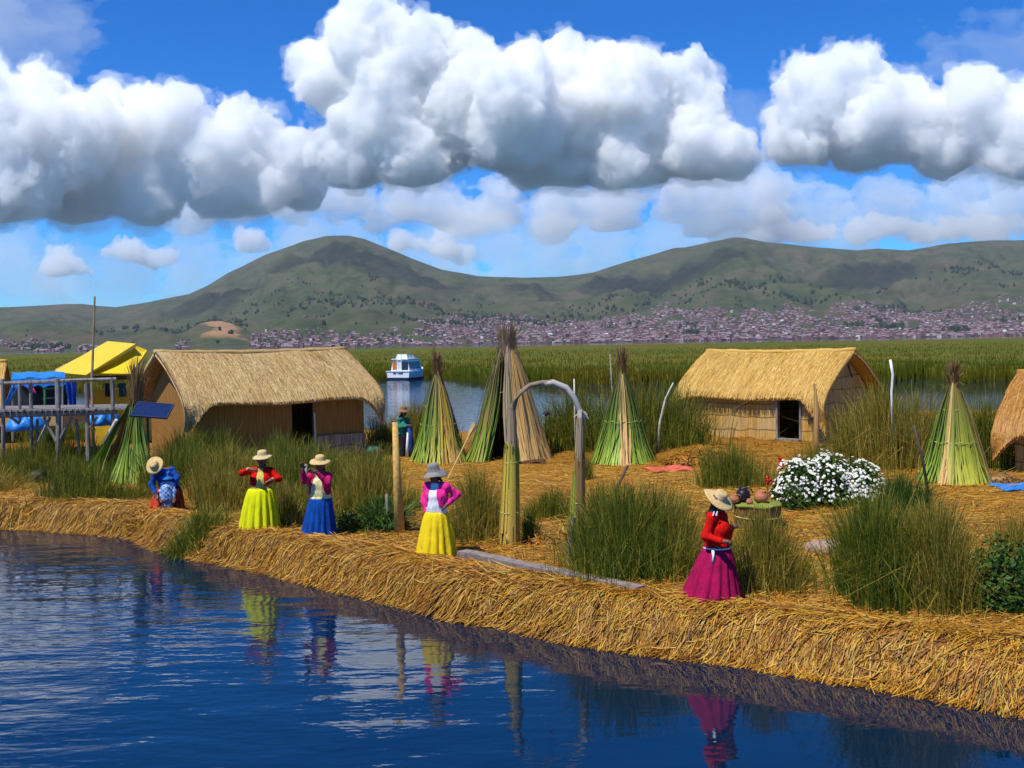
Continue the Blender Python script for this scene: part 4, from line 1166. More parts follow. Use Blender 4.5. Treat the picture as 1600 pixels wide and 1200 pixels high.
# ------------------------------------------------------------------ blue canopy boat behind the platform
BLUE = flat_mat('blue tarpaulin', (.015, .20, .62), .45, .35, 6)
DBLUE = flat_mat('dark blue tarpaulin', (.012, .07, .38), .5, .35, 6)
PINK = flat_mat('pink cloth', (.75, .04, .25), .7)
dB = 33.0
cb = atd(60, 660, dB); cb.z = .35
cbo = empty('canopy_stall', cb, 'reed stall under a bright blue tarpaulin with blue side curtains', 'stall')
def B_(px, py, d=dB): return atd(px, py, d)-cb
def cloth(fn, nu=10, nv=8, th=.02):
    mb = MB(); mb.grid(fn, nu, nv); return mb
tl, tr, bl_, br_ = B_(18, 592), B_(102, 590), B_(20, 584, dB+2.4), B_(100, 583, dB+2.4)
part(cloth(lambda u, v: (tl.lerp(tr, u)).lerp(bl_.lerp(br_, u), v)+Vector((0, 0, .12*math.sin(math.pi*v)-.05*math.sin(u*14)*(1-v)))), 'canopy', BLUE, cbo, True)
part(cloth(lambda u, v: tl.lerp(tr, u)+Vector((0, -.02+.04*math.sin(u*40), -.26*v-.05*v*math.sin(u*23)))), 'valance', BLUE, cbo, True)
a0, a1, a2, a3 = B_(18, 597), B_(34, 597), B_(6, 636), B_(14, 632)
part(cloth(lambda u, v: a0.lerp(a1, u).lerp(a2.lerp(a3, u), v**.8)+Vector((0, .06*math.sin(u*12+v*3), 0))), 'curtain', BLUE, cbo, True)
c0, c1, c2, c3 = B_(98, 597), B_(118, 596), B_(110, 642), B_(120, 642)
part(cloth(lambda u, v: c0.lerp(c1, u).lerp(c2.lerp(c3, u), v)+Vector((0, .08*math.sin(u*14+v*3), 0))), 'curtain', DBLUE, cbo, True)
p0, p1 = B_(33, 599, dB+.1), B_(49, 599, dB+.1)
part(cloth(lambda u, v: p0.lerp(p1, u)+Vector((.16*v, .03*math.sin(u*9), -.36*v*(.45+.55*u)))), 'pink_cloth', PINK, cbo, True)
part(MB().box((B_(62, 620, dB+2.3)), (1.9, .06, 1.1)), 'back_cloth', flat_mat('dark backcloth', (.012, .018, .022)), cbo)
part(MB().box((B_(62, 650, dB+1.1)), (2.3, 2.2, .5)), 'reed_base', THATCH_EDGE, cbo)
for px in (20, 70, 98):
    part(MB().tube([B_(px, 592), B_(px, 690)], .035, 6), 'post', flat_mat('green painted post', (.05, .22, .08)) if px == 70 else WOOD_GREY, cbo)
part(MB().box(B_(80, 622, dB+.5), (.55, .05, .04)).box(B_(80, 607, dB+.5), (.55, .05, .04)), 'shelf', WOOD_GREY, cbo)
# bulky carved figurehead-like bundle inside (plain dark rounded bundle)
part(MB().lathe([(.0, -.45), (.2, -.42), (.24, -.1), (.22, .15), (.12, .32), (.0, .36)], B_(58, 622, dB+.6), 14), 'dark_bundle', flat_mat('dark bundle', (.02, .016, .014)), cbo, True)
part(MB().lathe([(.0, -.3), (.2, -.28), (.23, 0), (.16, .12), (0, .14)], B_(59, 643, dB+.6), 12), 'straw_bundle', THATCH_EDGE, cbo, True)
def tarp(px, py, wx, hy, d, mat, label, nm='tarpaulin', h=.5):
    p = atd(px, py, d); p.z = max(p.z, .3)
    mb = MB()
    def fn(a, r, z):
        k = 1+.16*math.sin(3*a+1)+.1*math.sin(7*a+px)
        return (r*k*math.cos(a)*wx, r*k*math.sin(a)*hy, z*(1+.25*math.sin(5*a)))
    mb.lathe([(1.0, 0), (.96, h*.4), (.75, h*.75), (.4, h*.95), (.0, h)], (0, 0, 0), 26, None, fn)
    o = mb.build(nm, mat, None, True); o.location = p
    return tag(o, label, 'tarpaulin')
tarp(38, 672, .5, .5, 31.5, BLUE, 'crumpled blue tarpaulin hanging below the left end of the platform', h=.42)
tarp(161, 664, .45, .5, 31, BLUE, 'crumpled blue tarpaulin under the right end of the platform', h=.42)

# ------------------------------------------------------------------ yellow house
YELLOW = flat_mat('yellow painted sheet', (.72, .50, .012), .5, .08, 2)
YWALL = flat_mat('yellow painted wall', (.62, .40, .015), .6, .12, 2)
dY = 37.0
yb = atd(160, 660, dY); yb.z = .4
yo = empty('yellow_house', yb, 'yellow painted house with a bright yellow gabled roof behind the mast', 'house')
def Y_(px, py, d): return atd(px, py, d)-yb
def slab(pts, th=.06):
    pts = [Vector(p) for p in pts]; nrm = (pts[1]-pts[0]).cross(pts[2]-pts[0]).normalized()
    if nrm.z < 0: nrm = -nrm
    mb = MB(); lo = [p-nrm*th for p in pts]
    mb.quad(pts); mb.quad(lo[::-1])
    for i in range(len(pts)): mb.quad([pts[i], lo[i], lo[(i+1) % len(pts)], pts[(i+1) % len(pts)]])
    return mb
rA, rB = Y_(168, 533, dY+2.6), Y_(212, 537, dY-.2)
eA, eB = Y_(83, 581, dY+1.6), Y_(134, 586, dY-1.4)
roofm = slab([eA, eB, rB, rA]); part(roofm, 'roof', YELLOW, yo)
part(slab([Y_(86, 577, dY+3.2), eA+Vector((0, .3, .02)), rA+Vector((0, .3, 0)), Y_(128, 556, dY+3.6)]), 'thatch_underlay', THATCH_EDGE, yo)
fA, fB = Y_(230, 547, dY+.3), Y_(205, 584, dY-1.2)
part(slab([Y_(143, 583, dY-1.0), fB, fA, Y_(214, 541, dY+.2)]), 'porch_roof', YELLOW, yo)
w0, w1 = Y_(143, 586, dY-.2), Y_(212, 586, dY-.2)
part(MB().box(((w0.x+w1.x)/2, .6, .75+.2), (w1.x-w0.x, 1.6, 2.3)), 'wall', YWALL, yo)
for px, w_ in ((168, .16), (192, .26)):
    q_ = Y_(px, 607, dY-.2); part(MB().box((q_.x, -.215, q_.z-.05), (w_, .04, .5)), 'window', flat_mat('dark window', (.01, .012, .02), .2), yo)
q_ = Y_(180, 590, dY-.2); part(MB().box((q_.x, -.24, q_.z), (w1.x-w0.x+.1, .06, .16)), 'eave_board', DARKWOOD, yo)
for px in (137, 140): pass
q_ = Y_(139, 620, dY-.2); part(MB().box((q_.x, -.05, .75), (.16, .16, 2.5)), 'corner_post', flat_mat('orange brown post', (.35, .12, .02)), yo)
part(MB().box(((w0.x+w1.x)/2, .4, -.28), (w1.x-w0.x+1.0, 2.4, .16)), 'deck', WOOD_GREY, yo)

# ------------------------------------------------------------------ the arch of branches
pL, pR = ground(797, 853), ground(886, 886); pR2 = ground(900, 815)
pR2 = Vector((atd(902, 760, pL.y-.2).x, pL.y-.2, 0)); pR2.z = float(gz(pR2.x, pR2.y))
ar = empty('branch_arch', pL, 'arch of pale bent branches on two reed wrapped posts', 'arch')
dA = pL.y
def A_(px, py, d=None): return atd(px, py, d if d else dA)-pL
part(MB().tube([A_(800, 690), A_(800, 650), A_(803, 632), A_(812, 614), A_(828, 602), A_(846, 598), A_(863, 598), A_(880, 604)], [.045, .05, .05, .045, .04, .045, .05, .04], 8, wob=.12), 'branch', flat_mat('brown bark', (.22, .16, .11)), ar, True)
part(MB().tube([A_(842, 600), A_(864, 598), A_(884, 606), A_(897, 622), A_(905, 640), A_(912, 655)], [.04, .055, .06, .055, .05, .045], 8, wob=.12), 'branch', flat_mat('pale bark', (.42, .38, .33)), ar, True)
tw = MB()
for (x, y) in [(920, 655), (914, 664), (900, 668), (896, 652), (918, 648)]: tw.tube([A_(907, 642), A_((907+x)/2+2, (642+y)/2), A_(x, y)], [.02, .014, .006], 5)
part(tw, 'twigs', PALEWOOD, ar)
part(MB().tube([A_(906, 640), A_(907, 680), A_(904, 730)], [.05, .058, .055], 8, wob=.16), 'post', flat_mat('grey bark', (.28, .25, .22)), ar, True)
part(MB().tube([A_(799, 640), A_(801, 668), A_(800, 700)], [.055, .07, .075], 10, wob=.1), 'post', flat_mat('grey brown bark', (.20, .17, .14)), ar, True)
def wrapped(pts, rad, n, mat, nm):
    pts = [Vector(p) for p in pts]
    a = rs.uniform(0, 6.283, n); P = np.zeros((n, 5, 3)); s0 = rs.uniform(0, .25, n); s1 = rs.uniform(.75, 1, n)
    rk = rs.uniform(.92, 1.22, n)
    for s in range(5):
        t = s0+(s1-s0)*s/4
        c_ = np.array([pts[0].lerp(pts[1], float(q)) for q in t]); r_ = (rad[0]+(rad[1]-rad[0])*t)*rk
        P[:, s] = c_+np.stack([np.cos(a)*r_, np.sin(a)*r_, 0*a], 1)
    Vs, Qs = strips(P, np.stack([-np.sin(a), np.cos(a), 0*a], 1), rs.uniform(.01, .02, n), .8)
    mb = MB().raw(Vs, Qs).tube(pts, [rad[0]*.93, rad[1]*.93], 12)
    return part(mb, nm, mat, ar)
wrapped([A_(796, 858), A_(799, 690)], (.17, .10), 170, YEL, 'reed_wrapping')
wrapped([A_(799, 770), A_(800, 690)], (.125, .105), 60, GR2, 'reed_wrapping')
wrapped([A_(904, 845), A_(906, 695)], (.10, .075), 130, BRN, 'reed_wrapping')
wrapped([A_(897, 830), A_(902, 720)], (.08, .06), 60, GR2, 'reed_wrapping')
wrapped([A_(800, 704), A_(799, 636)], (.088, .062), 70, GRY, 'reed_wrapping')
wrapped([A_(905, 722), A_(907, 652)], (.072, .055), 50, GRY, 'reed_wrapping')
for (px, py, r_) in ((797, 800, .165), (799, 722, .125), (904, 785, .10)):
    c_ = A_(px, py); part(MB().tube([c_+Vector((r_*math.cos(2*math.pi*i/16), r_*math.sin(2*math.pi*i/16), .01*math.sin(i))) for i in range(17)], .014, 5, False), 'binding', CORD, ar)
st = MB().tube([(0, 0, -.15), A_(896, 808, pR.y)+pL-pR], .045, 6).build('grey_stake', WOOD_GREY); st.location = pR
tag(st, 'short grey wooden stake in front of the right arch post', 'stake')
hb = A_(853, 600)+pL
ho = empty('hanging_ornament', hb, 'small dark bird shaped ornament hanging on a string inside the arch', 'ornament')
hz = (A_(853, 645)+pL-hb).z
part(MB().tube([(0, 0, 0), (0, 0, hz+.12)], .004, 4), 'string', DARKWOOD, ho)
part(MB().lathe([(0, hz-.06), (.028, hz-.04), (.035, hz), (.02, hz+.04), (0, hz+.08)], (0, 0, 0), 10).tube([(-.08, 0, hz-.02), (-.02, 0, hz+.01), (.02, 0, hz+.01), (.07, 0, hz-.03)], [.006, .018, .018, .006], 6), 'bird', flat_mat('dark straw bird', (.05, .04, .035)), ho, True)

# ------------------------------------------------------------------ poles, sticks and boards
def pole(pts, rad, mat, label, name='pole', cat='pole', d=None, group=None, wob=.06):
    "pts in photo pixels, the last one standing on the ground"
    g = ground(*pts[-1]); dd = d or g.y
    P = [atd(x, y, dd)-g for (x, y) in pts[:-1]]+[Vector((0, 0, -.12))]
    o = MB().tube(P, rad, 8, wob=wob).build(name, mat, None, True); o.location = g
    return tag(o, label, cat, group)
pole([(617, 660), (620, 745), (625, 836)], [.05, .075, .11], TAN_ := flat_mat('golden wrapped pole', (.60, .36, .09), .7, .35, 14), 'thick golden reed wrapped pole between the blue and yellow skirts')
pole([(604, 772), (606, 834)], .022, WOOD_GREY, 'thin grey stick left of the golden reed wrapped pole', 'stick', 'stick')
pole([(478, 725), (477, 800)], .028, WOOD_GREY, 'grey stick standing behind the woman in the blue skirt', 'stick', 'stick')
pole([(1052, 598), (1040, 622), (1031, 660), (1027, 706)], [.018, .03, .035, .04], PALEWOOD, 'curved pale branch standing right of the third reed cone', 'branch', 'branch')
pole([(1058, 637), (1070, 692)], .028, flat_mat('tan stick', (.5, .35, .18)), 'short tan stick leaning at the left corner of the small hut', 'stick', 'stick')
pole([(1391, 562), (1395, 585), (1393, 612), (1396, 735)], [.035, .035, .03, .03], flat_mat('white bent pole', (.75, .74, .70), .5), 'white bent pole sticking up out of the tall reeds right of the small hut')
pole([(1428, 665), (1441, 715), (1453, 776)], [.03, .03, .035], DARKWOOD, 'dark thin pole leaning left between flower bush and last reed cone')
pole([(981, 727), (958, 775), (945, 806)], .028, DARKWOOD, 'dark stick leaning behind the large reed clump', 'stick', 'stick')
pole([(897, 592), (898, 645), (899, 712)], .022, PALEWOOD, 'thin upright stick rising behind the right side of the arch', 'stick', 'stick')
pole([(953, 553), (957, 620), (958, 705)], .02, WOOD_GREY, 'thin bare stalk left of the third reed cone', 'stick', 'stick')
pole([(1273, 600), (1276, 640), (1275, 706)], [.05, .08, .09], BRN, 'brown reed sheaf standing at the corner of the small hut', 'reed_sheaf', 'reed sheaf', d=31.2, wob=.3)
# stick leaning on the last cone
g4 = ground(1510, 750); o = MB().tube([atd(1487, 603, 24.1)-g4, atd(1497, 670, 23.9)-g4, (0, -.35, -.1)], [.04, .045, .05], 8, wob=.08).build('stick', WOOD_GREY, None, True); o.location = g4
tag(o, 'grey crooked stick leaning on the yellow green reed cone', 'stick')
g4 = ground(1500, 748); o = MB().tube([atd(1489, 714, 23.6)-g4, (0, -.45, -.05)], [.07, .05], 6).build('charred_stump', flat_mat('charred wood', (.02, .017, .015))); o.location = g4
tag(o, 'charred dark stump leaning at the foot of the last reed cone', 'stump')
# straw broom
gb = ground(700, 748)
bo = empty('straw_broom', gb, 'long handled straw broom leaning beside the first reed cone', 'broom')
tb = atd(733, 680, gb.y+.6)-gb
part(MB().tube([(0, 0, 0), tb], .022, 6), 'handle', flat_mat('broom handle', (.58, .38, .14)), bo)
part(MB().tube([tb-tb.normalized()*.05, tb+tb.normalized()*.12, tb+tb.normalized()*.32], [.03, .06, .09], 8, wob=.2), 'bristles', THATCH_EDGE, bo)
# plank along the bank
a_, b_ = ground(722, 874), ground(1000, 934)
mid_ = (a_+b_)/2; dl = b_-a_
mb = MB(); wv = Vector((-dl.y, dl.x, 0)).normalized()*.11
def plank_fn(u, v):
    p = a_.lerp(b_, u)-mid_; p.z = float(gz(p.x+mid_.x, p.y+mid_.y))-mid_.z
    return p+wv*(v*2-1)+Vector((0, 0, .15))
n_ = 24
mb.grid(plank_fn, n_, 1)
mb.grid(lambda u, v: plank_fn(u, 0)-Vector((0, 0, .12*v)), n_, 1); mb.grid(lambda u, v: plank_fn(u, 1)-Vector((0, 0, .12*v)), n_, 1)
mb.quad([plank_fn(0, 0), plank_fn(0, 1), plank_fn(0, 1)-Vector((0, 0, .12)), plank_fn(0, 0)-Vector((0, 0, .12))]); mb.quad([plank_fn(1, 0), plank_fn(1, 1), plank_fn(1, 1)-Vector((0, 0, .12)), plank_fn(1, 0)-Vector((0, 0, .12))])
PLANK = flat_mat('grey weathered plank', (.22, .18, .16), .8, .4, 9)
o = mb.build('plank', PLANK); o.location = mid_; tag(o, 'long grey plank lying along the straw bank', 'plank')
# flat stone slab
g = ground(1298, 862)
mb = MB().lathe([(.9, -.05), (1.0, .04), (.97, .12), (.7, .17), (0, .18)], (0, 0, 0), 22, None, lambda a, r, z: (r*.42*math.cos(a)*(1+.1*math.sin(3*a)), r*.26*math.sin(a)*(1+.12*math.sin(4*a+1)), z))
o = mb.build('stone_slab', flat_mat('pinkish stone', (.36, .24, .18), .85, .25, 7), None, True); o.location = g; tag(o, 'flat pinkish stone slab on the straw left of the right reed clump', 'stone')
# red mat, blue tarp, dark mats
def mat_on(px, py, wx, wy, m_, nm, label, cat, rz=0, h=.05):
    g = ground(px, py); mb = MB()
    def fn(u, v):
        x = (u-.5)*wx*(1+.06*math.sin(v*9)); y = (v-.5)*wy*(1+.08*math.sin(u*7+1))
        X, Y = x*math.cos(rz)-y*math.sin(rz), x*math.sin(rz)+y*math.cos(rz)
        return (X, Y, float(gz(g.x+X, g.y+Y))-g.z+h+.025*math.sin(u*11)*math.cos(v*8))
    mb.grid(fn, 14, 10)
    o = mb.build(nm, m_, None, True); o.location = g
    md = o.modifiers.new('thickness', 'SOLIDIFY'); md.thickness = h*.9; md.offset = -1
    return tag(o, label, cat)
mat_on(1045, 735, 1.05, 1.0, flat_mat('faded red cloth', (.62, .11, .07), .8), 'red_cloth', 'faded red cloth spread on the straw left of the small hut', 'cloth', .2)
mat_on(1596, 762, 1.1, .8, BLUE, 'tarpaulin', 'flat blue tarpaulin on the straw by the right edge hut', 'tarpaulin')
mat_on(828, 722, .85, .55, flat_mat('dark brown mat', (.07, .03, .012), .9), 'dark_mat', 'dark brown mat on the straw before the tall open cone', 'mat')
# pile of cut reeds left of the small hut
def pile(px, py, rx, ry, h, n, mat, label, nm='straw_heap', cat='straw heap'):
    g = ground(px, py); a = rs.uniform(0, 6.283, n); r = np.sqrt(rs.rand(n)); x, y = r*np.cos(a)*rx, r*np.sin(a)*ry
    z = h*(1-r**2)*rs.uniform(.3, 1.05, n)
    th = rs.uniform(0, 6.283, n); ln = rs.uniform(.25, .7, n); sl = rs.normal(-.15, .25, n)
    P = np.stack([np.stack([x+np.cos(th)*ln*(t-.5), y+np.sin(th)*ln*(t-.5), np.maximum(.0, z+sl*ln*(t-.5)-.15*(t-.5)**2)], 1) for t in (0, .33, .66, 1)], 1)
    Vs, Qs = strips(P, np.stack([-np.sin(th), np.cos(th), 0*th], 1), rs.uniform(.008, .016, n), .6)
    mb = MB().raw(Vs, Qs).lathe([(1, -.1), (.93, h*.18), (.7, h*.5), (.4, h*.72), (0, h*.8)], (0, 0, 0), 18, None, lambda a, r, z: (r*rx*math.cos(a), r*ry*math.sin(a), z))
    o = mb.build(nm, mat); o.location = g; return tag(o, label, cat)
pile(1095, 722, 1.1, .7, .42, 900, STRAW, 'heap of loose straw at the left front of the small hut')
pile(880, 850, .75, .4, .22, 420, STRAW, 'low heap of straw between the two arch posts')
pile(1480, 742, .8, .4, .2, 300, STRAW, 'flat straw heap behind the dark thin pole')
pile(1560, 752, .5, .3, .22, 260, BRN, 'brown reed litter beside the blue tarpaulin at right')

# reed stool with clay pots
gT = ground(1184, 822)
tbl = empty('reed_bale_table', gT, 'round reed bale used as a table, with pots on its green top', 'table')
r_ = 35/F*gT.y; zt = (atd(1184, 786, gT.y)-gT).z
n = 320; a = rs.uniform(0, 6.283, n); P = np.zeros((n, 4, 3))
for s in range(4):
    t = s/3; P[:, s] = np.stack([np.cos(a+.12*t)*r_*(1+.03*rs.randn(n)), np.sin(a+.12*t)*r_*(1+.03*rs.randn(n)), zt*.93*t*rs.uniform(.9, 1.0, n)], 1)
Vs, Qs = strips(P, np.stack([-np.sin(a), np.cos(a), 0*a], 1), rs.uniform(.008, .016, n), .8)
part(MB().raw(Vs, Qs).tube([(0, 0, -.05), (0, 0, zt*.9)], r_*.95, 20), 'bale', BRN, tbl)
part(MB().lathe([(r_*1.02, zt*.9), (r_*1.09, zt*.94), (r_*1.05, zt), (0, zt+.012)], (0, 0, 0), 24, None, lambda a, r, z: (r*math.cos(a)*(1+.03*math.sin(7*a)), r*math.sin(a), z+.012*math.sin(5*a))), 'top', flat_mat('green reed top', (.20, .24, .035), .8, .3, 12), tbl, True)
part(MB().tube([(r_*1.02*math.cos(2*math.pi*i/24), r_*1.02*math.sin(2*math.pi*i/24), zt*.45) for i in range(25)], .015, 5, False), 'binding', CORD, tbl)
CLAY = flat_mat('terracotta', (.42, .15, .07), .6, .2, 10)
BLACKPOT = flat_mat('sooty black pot', (.012, .012, .016), .4, .3, 8)
def pot(px, rad, h, m_, label, dy=0, handle=True):
    p = atd(px, 786, gT.y+dy); p.z = gT.z+zt+.012
    o = MB().lathe([(rad*.55, 0), (rad*.95, h*.22), (rad, h*.45), (rad*.8, h*.75), (rad*.55, h*.86), (rad*.66, h), (rad*.58, h), (rad*.48, h*.85), (rad*.7, h*.5), (0, h*.12)], (0, 0, 0), 18).build('clay_pot', m_, None, True)
    o.location = p; tag(o, label, 'pot')
    if handle: part(MB().tube([(rad*.95, 0, h*.45), (rad*1.3, 0, h*.62), (rad*1.1, 0, h*.85), (rad*.6, 0, h*.92)], .012, 6), 'handle', m_, o, True)
pot(1147, .10, .16, CLAY, 'small terracotta pot at the left end of the reed bale table', .0)
pot(1161, .14, .27, BLACKPOT, 'black sooty pot on the reed bale table', .12)
pot(1171, .065, .10, CLAY, 'tiny terracotta cup in front of the black pot', -.18, False)
pot(1189, .13, .22, CLAY, 'round terracotta jug at the right end of the reed bale table', .0)
# dark lump put in where the far left bank has only a dark gap
g = ground(61, 812)
mb = MB().lathe([(.0, -.26), (.20, -.25), (.23, -.05), (.22, .12), (.14, .22), (0, .24)], (0, 0, .12), 16, Matrix.Rotation(R(80), 3, 'Y').to_3x3())
o = mb.build('gap_lump', flat_mat('dark bank gap', (.012, .014, .008), .6), None, True); o.location = g; tag(o, 'dark lump put in for a dark gap in the straw bank at far left', 'dark_lump')
# bundle of coloured cloth by the long hut
g = ground(578, 714)
bo = empty('cloth_bundle', g, 'bundle of coloured cloths lying at the right end of the long hut', 'bundle')
for (dx, dy, dz, r_, c_, n_) in [(-.12, 0, .14, .24, (.05, .07, .14), 'dark_cloth'), (.08, -.05, .2, .2, (.04, .22, .17), 'green_cloth'), (.25, -.05, .13, .17, (.22, .03, .07), 'red_cloth')]:
    part(MB().lathe([(0, -r_), (r_*.8, -r_*.6), (r_, 0), (r_*.7, r_*.6), (0, r_*.8)], (dx, dy, dz), 14, None, lambda a, r, z: (r*math.cos(a)*(1.2+.2*math.sin(3*a)), r*math.sin(a), z*(.8+.2*math.sin(2*a)))), n_, flat_mat(n_, c_), bo, True)

# ------------------------------------------------------------------ flower bush and leafy plants
def leaves(n, cen, rad, size, flat=.6, shell=.5):
    d = rs.normal(size=(n, 3)); d /= np.linalg.norm(d, axis=1)[:, None]; d[:, 2] = np.abs(d[:, 2])
    r = (shell+(1-shell)*rs.rand(n))**.6
    lump = 1+.22*NZ(d[:, 0]*2.4+cen[0], d[:, 1]*2.4, d[:, 2]*2.4)
    p = np.array(cen)+d*np.array(rad)*(r*lump)[:, None]
    u = rs.normal(size=(n, 3)); u /= np.linalg.norm(u, axis=1)[:, None]
    w = np.cross(u, d+rs.normal(0, .6, (n, 3))); w /= np.linalg.norm(w, axis=1)[:, None]
    s = size*rs.uniform(.6, 1.4, n)[:, None]
    P = np.stack([p-u*s, p+w*s*.45, p+u*s*1.1, p-w*s*.45], 1)
    return P.reshape(-1, 3), np.arange(n*4).reshape(-1, 4), p, d
WHITE = flat_mat('white petals', (.82, .83, .76), .6, .06, 9)
YCEN = flat_mat('yellow flower centre', (.55, .38, .03))
gF = ground(1308, 796); gF.y += .5
fb = empty('flower_bush', gF, 'rounded green bush covered in white daisies before the small hut', 'bush')
W2 = 88/F*gF.y
for (cx_, rx, rz_) in ((-.52*W2, .50*W2, .80), (.50*W2, .52*W2, .74), (-.02*W2, .55*W2, .88)):
    Vs, Qs, p, d = leaves(4200, (cx_, 0, .12), (rx, .6, rz_), .04, shell=.35)
    Vs[:, 2] = np.maximum(Vs[:, 2], 0)
    part(MB().raw(Vs, Qs), 'leaves', LUSH, fb)['kind'] = 'stuff'
    n = 420; d = rs.normal(size=(n, 3)); d[:, 2] = np.abs(d[:, 2])+.1; d[:, 1] -= .3; d /= np.linalg.norm(d, axis=1)[:, None]
    clus = fbm(d[:, 0]*4+cx_*9, d[:, 1]*4, d[:, 2]*4, 2) 
    k_ = (d[:, 2]+.35*clus > .24) | (rs.rand(n) < .12)
    d = d[k_]; n = len(d)
    lump = 1+.22*NZ(d[:, 0]*2.4+cx_, d[:, 1]*2.4, d[:, 2]*2.4)
    pp = np.array((cx_, 0, .12))+d*np.array((rx, .6, rz_))*lump[:, None]*rs.uniform(1.0, 1.07, (n, 1))
    pv, pq, cv, cq = [], [], [], []
    for i in range(n):
        nrm = Vector(d[i])+Vector((rs.normal(0, .3), -.35+rs.normal(0, .3), .35)); nrm.normalize(); M = nrm.to_track_quat('Z', 'Y').to_matrix(); s = rs.uniform(.024, .042)
        base = len(pv)
        for j in range(16):
            a = 2*math.pi*j/16; r = s*(1.0 if j % 2 == 0 else .55); pv.append(tuple(Vector(pp[i])+M @ Vector((r*math.cos(a), r*math.sin(a), 0))))
        pq.append(tuple(range(base, base+16)))
        b2 = len(cv)
        for j in range(6): a = 2*math.pi*j/6; cv.append(tuple(Vector(pp[i])+M @ Vector((s*.28*math.cos(a), s*.28*math.sin(a), .006))))
        cq.append(tuple(range(b2, b2+6)))
    part(MB().raw(pv, pq), 'daisies', WHITE, fb)['kind'] = 'stuff'
    part(MB().raw(cv, cq), 'daisy_centres', YCEN, fb)['kind'] = 'stuff'
def bush(px, py, rx, ry, rz_, n, size, label, mat=None):
    g = ground(px, py); g.y += ry*.6
    Vs, Qs, p, d = leaves(n, (0, 0, .05), (rx, ry, rz_), size, shell=.25); Vs[:, 2] = np.maximum(Vs[:, 2], -.02)
    o = empty('leafy_bush', g, label, 'bush')
    part(MB().raw(Vs, Qs), 'leaves', mat or LUSH, o)['kind'] = 'stuff'
    st = MB()
    for k in range(7):
        a = rs.uniform(0, 6.28); st.tube([(0, 0, -.05), (.4*rx*math.cos(a), .4*ry*math.sin(a), rz_*.5), (.75*rx*math.cos(a), .75*ry*math.sin(a), rz_*.85)], [.012, .009, .005], 5)
    part(st, 'stems', DARKWOOD, o)
bush(1585, 965, .55, .5, .82, 2600, .04, 'leafy green bush at the right edge of the bank')
bush(1630, 905, .35, .3, .5, 700, .04, 'small leafy bush cut by the right edge')
bush(612, 836, .32, .25, .45, 900, .03, 'low leafy bush between the blue skirt and the golden pole')
bush(540, 834, .3, .25, .38, 700, .03, 'low leafy weed right behind the blue skirt')
bush(1245, 800, .3, .25, .55, 700, .035, 'small leafy plant at the left foot of the flower bush')
RED = flat_mat('red petals', (.62, .02, .02))
def red_flower(px, py, h, label):
    g = ground(px, py); o = empty('red_flower', g, label, 'flower', None)
    part(MB().tube([(0, 0, -.03), (.02, 0, h*.75)], .012, 5), 'stem', LUSH, o)
    Vs, Qs, p, d = leaves(60, (.02, 0, h*.7), (.07, .07, h*.34), .04)
    part(MB().raw(Vs, Qs), 'blossom', RED, o)
red_flower(1219, 775, .85, 'tall red flower spike left of the white daisy bush')
red_flower(1212, 785, .42, 'small red bloom below the tall red flower spike')
red_flower(1199, 776, .42, 'dull red bloom among the plants behind the clay pots')
# fallen golden stalks by the reed table and log
# ------------------------------------------------------------------ tour boat on the channel
gB = onz(622, 594, 0)
bt = empty('tour_boat', gB+Vector((0, 0, 0)), 'white cabin boat with a stern ladder moored by the far reeds', 'boat', rz=R(-24))
mpp = gB.y/F
WHT = flat_mat('white boat paint', (.78, .80, .80), .35, .05, 1)
GLS = flat_mat('dark boat glass', (.02, .035, .05), .12, .2, 1, .6)
HULLD = flat_mat('dark blue hull band', (.012, .02, .05), .4)
# local: x across, y forward (bow away from us), z up
bt.scale = (.76, .55, .76)
bw = 54*mpp/2
Ln = 9.5
def hull_ring(y, hw, z0, z1, bot): return [(-hw, y, z1), (-hw*.93, y, z0), (-hw*.6, y, bot), (hw*.6, y, bot), (hw*.93, y, z0), (hw, y, z1)]
rings = [hull_ring(0, bw, .35, 1.25, -.4), hull_ring(3, bw*1.02, .35, 1.3, -.4), hull_ring(6.3, bw*.86, .38, 1.45, -.4), hull_ring(8.4, bw*.42, .45, 1.65, -.3), hull_ring(9.5, .06, .6, 1.8, .1)]
mb = MB()
for i in range(len(rings)-1):
    for j in range(5): mb.quad([rings[i][j], rings[i][j+1], rings[i+1][j+1], rings[i+1][j]])
mb.quad(rings[0][::-1]); 
for i in range(len(rings)-1): mb.quad([rings[i][0], rings[i+1][0], rings[i+1][5], rings[i][5]])
part(mb, 'hull', WHT, bt)
part(MB().box((0, 1.5, .2), (bw*1.92, 3.2, .3)).box((0, 4.7, .2), (bw*1.8, 3.0, .3)), 'waterline_band', HULLD, bt)
part(MB().box((0, -.04, 1.28), (bw*2.1, .14, .12)), 'stern_rail', WHT, bt)
cab = MB(); 
def prism(b0, b1, z0, z1, y0, y1, mb_):
    P = [(-b0, y0, z0), (b0, y0, z0), (b0, y1, z0), (-b0, y1, z0), (-b1, y0+.15, z1), (b1, y0+.15, z1), (b1, y1-.5, z1), (-b1, y1-.5, z1)]
    k = len(mb_.v); mb_.v += P; mb_.f += [tuple(k+i for i in q) for q in ((3, 2, 1, 0), (4, 5, 6, 7), (0, 1, 5, 4), (1, 2, 6, 5), (2, 3, 7, 6), (3, 0, 4, 7))]
prism(bw*.82, bw*.66, 1.25, 2.95, .9, 6.2, cab); part(cab, 'cabin', WHT, bt)
part(MB().box((0, 3.3, 3.02), (bw*1.5, 5.0, .12)), 'roof', WHT, bt)
